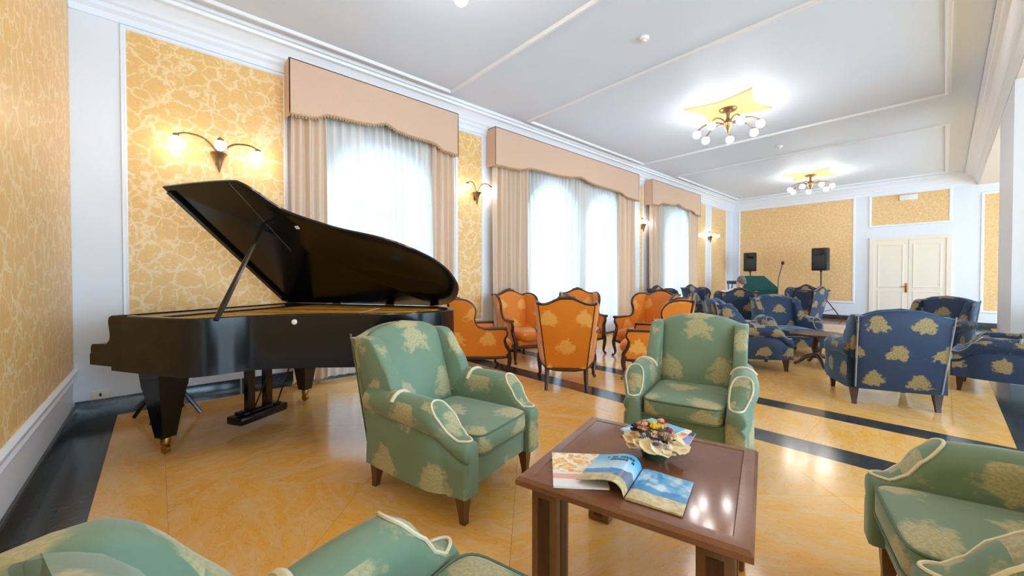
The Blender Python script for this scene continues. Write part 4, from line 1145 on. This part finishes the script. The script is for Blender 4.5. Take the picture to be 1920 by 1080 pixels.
for k in range(74):
    a = rnd.uniform(0, 2 * PI); q = math.sqrt(rnd.random()); rr = 0.098 * q
    h = 0.150 - 0.058 * q * q + rnd.uniform(-0.015, 0.015)
    p = Vector((rr * math.cos(a), rr * math.sin(a), h))
    c = 2 if (abs(p.x - 0.015) < 0.022 and abs(p.y) < 0.03) else rnd.choice([0, 0, 1, 1, 3, 4, 4, 4, 5, 6, 6])
    s = rnd.uniform(0.007, 0.013) * (1.25 if c in (1, 2) else 1)
    g = MB()
    for b in range(5):
        bb = 2 * PI * b / 5 + k
        g.sphere((p.x + math.cos(bb) * s * 0.7, p.y + math.sin(bb) * s * 0.7, p.z + 0.2 * s), s * 0.62, 5, 3, (1, 1, 0.8))
    fo = g.sphere((p.x, p.y, p.z + s * .4), s * 0.6, 5, 3).build('flower', FC[c], fb)
    MB().tube([(p.x * 0.35, p.y * 0.35, 0.022), (p.x * 0.8, p.y * 0.8, h * 0.6), p], 0.0014, 3).build('stem', STEM, fo)

# ------------------------------------------------------------------ speakers, lectern, microphone
def speaker(x, y, z0, rz, label, w=0.36, h=0.62):
    t = thing('loudspeaker', label, 'loudspeaker', (x, y, z0), rz, 'loudspeakers on stands')
    poly = [(0.16, -w / 2), (0.16, w / 2), (-0.06, w / 2), (-0.17, w / 4), (-0.17, -w / 4), (-0.06, -w / 2)]
    MB().loft([[Vector((u * k, v * k, zz)) for u, v in poly] for zz, k in ((0, .93), (0.02, 1), (h - 0.03, 1), (h, .92))]).build('cabinet', BLKPL, t)
    MB().rbox((0.163, 0, h * 0.36), (0.012, w * 0.82, h * 0.56), 0.004, 2).build('woofer_grille', GRILLE, t)
    MB().rbox((0.163, 0, h * 0.81), (0.012, w * 0.62, h * 0.2), 0.004, 2).build('horn', BLACK, t)
    MB().lathe([(0.03, -0.05), (0.03, 0.0), (0.0, 0.0)], seg=10).build('pole_cup', BLKPL, t)
    return t
def stand(x, y, zt, rz, label):
    t = thing('speaker_stand', label, 'stand', (x, y, 0), rz, 'tripod speaker stands')
    MB().tube([(0, 0, 0.12), (0, 0, zt - 0.052)], 0.018, 8).build('pole', BLKPL, t)
    MB().lathe([(0.03, 0.80), (0.034, 0.82), (0.034, 0.90), (0.03, 0.92), (0.0, 0.92)], seg=10).build('collar', BLKPL, t)
    MB().tube([(0.03, 0, 0.86), (0.08, 0, 0.86)], 0.012, 6).build('knob', BLKPL, t)
    for k in range(3):
        a = R_(120 * k + 20); ca, sa = math.cos(a), math.sin(a)
        lg = MB().tube([(0.03 * ca, 0.03 * sa, 0.78), (0.55 * ca, 0.55 * sa, 0.014)], 0.014, 6).build('leg', BLKPL, t)
        MB().tube([(0.02 * ca, 0.02 * sa, 0.25), (0.33 * ca, 0.33 * sa, 0.34)], 0.008, 5).build('brace', BLKPL, lg)
    return t
speaker(-4.42, 14.85, 1.50, R_(-78), 'black loudspeaker on the left, behind the seated person')
stand(-4.42, 14.85, 1.50, 0, 'tripod stand under the left loudspeaker, mostly hidden by chairs')
speaker(-2.52, 14.9, 1.50, R_(-100), 'black loudspeaker on the right, nearer the double door', 0.38, 0.68)
stand(-2.52, 14.9, 1.50, R_(10), 'tripod stand under the right loudspeaker, one leg showing')
lt = thing('lectern', 'lectern draped in dark green cloth in front of the back wall', 'lectern', (-3.72, 13.3, 0), R_(-62))
MB().loft([[Vector((x, y, z)) for x, y in ((-0.22, -0.45), (0.24, -0.45), (0.24, 0.42), (-0.22, 0.42))] for z in (0, 0.92)]).build('cloth_skirt', CLOTHG, lt)
MB().loft([[Vector(p) for p in ((-0.23, -0.46, 0.92), (0.25, -0.46, 0.92), (0.25, 0.43, 0.92), (-0.23, 0.43, 0.92))], [Vector(p) for p in ((-0.21, -0.42, 1.0), (0.23, -0.42, 1.0), (0.24, 0.40, 1.02), (-0.21, 0.40, 1.02))], [Vector(p) for p in ((-0.2, -0.38, 1.34), (0.2, -0.38, 1.34), (0.2, 0.08, 1.34), (-0.2, 0.08, 1.34))]]).build('cloth_top', CLOTHG, lt)
mc = thing('microphone', 'black gooseneck microphone rising beside the green lectern', 'microphone', (-3.40, 13.95, 0))
MB().lathe([(0.0, 0), (0.14, 0), (0.14, 0.015), (0.02, 0.03), (0.0, 0.03)], seg=20).build('base', BLKPL, mc)
MB().tube(crom([(0, 0, 0.02), (0, 0, 1.0), (0.01, 0.02, 1.25), (0.05, 0.06, 1.5), (0.085, 0.09, 1.68)], 4), 0.012, 6).build('gooseneck', BLKPL, mc)
MB().sphere((0.095, 0.10, 1.73), 0.045, 10, 7, (1, 1, 1.3)).build('windscreen', BLKPL, mc)
kbd = thing('sound_mixer', 'small black sound mixer on a stand left of the seated person', 'mixer', (-3.80, 11.5, 0), R_(-50))
MB().rbox((0, 0, 1.16), (0.26, 0.30, 0.09), 0.015, 2).build('mixer_body', BLKPL, kbd)
for s in (-1, 1):
    MB().tube([(0.2, s * 0.12, 0.013), (-0.1, s * 0.12, 1.11)], 0.013, 6).build('stand_leg', BLKPL, kbd)
    MB().tube([(-0.2, s * 0.09, 0.013), (0.1, s * 0.09, 1.11)], 0.013, 6).build('stand_leg', BLKPL, kbd)

# ------------------------------------------------------------------ seated person, seen from behind
def person(loc, rz):
    t = thing('person', 'grey-haired person in a white shirt seated with back to the camera', 'person', loc, rz)
    J = {'pel': (-0.05, 0, 0.56, .15, .13), 'wa': (-0.07, 0, 0.70, .14, .115), 'ch': (-0.06, -0.04, 0.88, .165, .12), 'nb': (-0.02, -0.11, 1.01, .075, .075), 'nk': (0.0, -0.15, 1.07, .055, .055), 'hd': (0.02, -0.195, 1.16, .078, .09), 'ht': (0.03, -0.205, 1.235, .065, .078)}
    E_ = [('pel', 'wa'), ('wa', 'ch'), ('ch', 'nb'), ('nb', 'nk'), ('nk', 'hd'), ('hd', 'ht')]
    for s, k in ((1, 'l'), (-1, 'r')):
        J['sh' + k] = (-0.04, s * 0.19, 0.95, .065, .065); J['el' + k] = (0.06, s * 0.23, 0.72, .045, .045); J['wr' + k] = (0.27, s * 0.16, 0.64, .03, .03); J['hn' + k] = (0.34, s * 0.14, 0.63, .035, .02)
        J['hp' + k] = (0.0, s * 0.10, 0.56, .095, .09); J['kn' + k] = (0.40, s * 0.13, 0.55, .065, .065); J['an' + k] = (0.44, s * 0.13, 0.10, .04, .04); J['to' + k] = (0.57, s * 0.14, 0.045, .04, .035)
        E_ += [('ch', 'sh' + k), ('sh' + k, 'el' + k), ('el' + k, 'wr' + k), ('wr' + k, 'hn' + k), ('pel', 'hp' + k), ('hp' + k, 'kn' + k), ('kn' + k, 'an' + k), ('an' + k, 'to' + k)]
        for f in range(5):
            sp = (f - 2) * 0.014
            b = 'f%d%s' % (f, k)
            if f == 0: J[b] = (0.36, s * 0.105, 0.615, .009, .009); J[b + 'e'] = (0.395, s * 0.09, 0.605, .008, .008)
            else:
                L = (0, .05, .062, .057, .044)[f]
                J[b] = (0.37 + L * .5, s * (0.135 + sp), 0.625, .009, .009); J[b + 'e'] = (0.365 + L, s * (0.133 + sp), 0.605, .008, .008)
            E_ += [('hn' + k, b), (b, b + 'e')]
    names = list(J); me = bpy.data.meshes.new('body')
    me.from_pydata([J[n][:3] for n in names], [(names.index(a), names.index(b)) for a, b in E_], [])
    o = bpy.data.objects.new('body', me); col.objects.link(o)
    o.modifiers.new('skin', 'SKIN'); 
    for i, nme in enumerate(names):
        sv = me.skin_vertices[0].data[i]; sv.radius = J[nme][3:5]; sv.use_root = (nme == 'pel')
    sb = o.modifiers.new('sub', 'SUBSURF'); sb.levels = 2; sb.render_levels = 2
    dg = bpy.context.evaluated_depsgraph_get()
    m2 = bpy.data.meshes.new_from_object(o.evaluated_get(dg))
    o.modifiers.clear(); o.data = m2; o.parent = t
    m2.materials.clear()
    for mt in (SKIN, SHIRT, TROUS): m2.materials.append(mt)
    for p in m2.polygons:
        c = p.center; p.use_smooth = True
        p.material_index = 0 if (c.z > 1.06 or (c.x > 0.28 and 0.58 < c.z < 0.68 and abs(c.y) < 0.2 and abs(c.y) > 0.08 and c.z > 0.60)) else (1 if (c.z > 0.62 and c.x < 0.30) else 2)
    MB().sphere((0.012, -0.197, 1.195), 0.098, 14, 10, (0.98, 0.86, 1.05)).build('hair', HAIR, t)
    MB().sphere((0.085, -0.20, 1.15), 0.062, 12, 8, (0.75, 0.95, 1.35)).build('face', SKIN, t)
    MB().sphere((0.138, -0.20, 1.15), 0.016, 8, 6, (1, .8, 1.5)).build('nose', SKIN, t)
    for s in (-1, 1):
        MB().sphere((0.02, -0.197 + s * 0.086, 1.155), 0.026, 8, 6, (0.7, 0.35, 1.2)).build('ear', SKIN, t)
        MB().sphere((0.126, -0.20 + s * 0.028, 1.175), 0.008, 6, 5).build('eye', BLKPL, t)
    MB().tube([(0.125, -0.223, 1.112), (0.133, -0.20, 1.110), (0.125, -0.178, 1.112)], 0.005, 5).build('mouth', FELT, t)
    MB().lathe([(0.085, 0.0), (0.068, 0.055), (0.062, 0.055), (0.075, 0.0)], (-0.012, -0.125, 1.015), 16).build('collar', SHIRT, t)
person((-2.97, 8.80, 0.035), dirang(-0.55, 0.83))
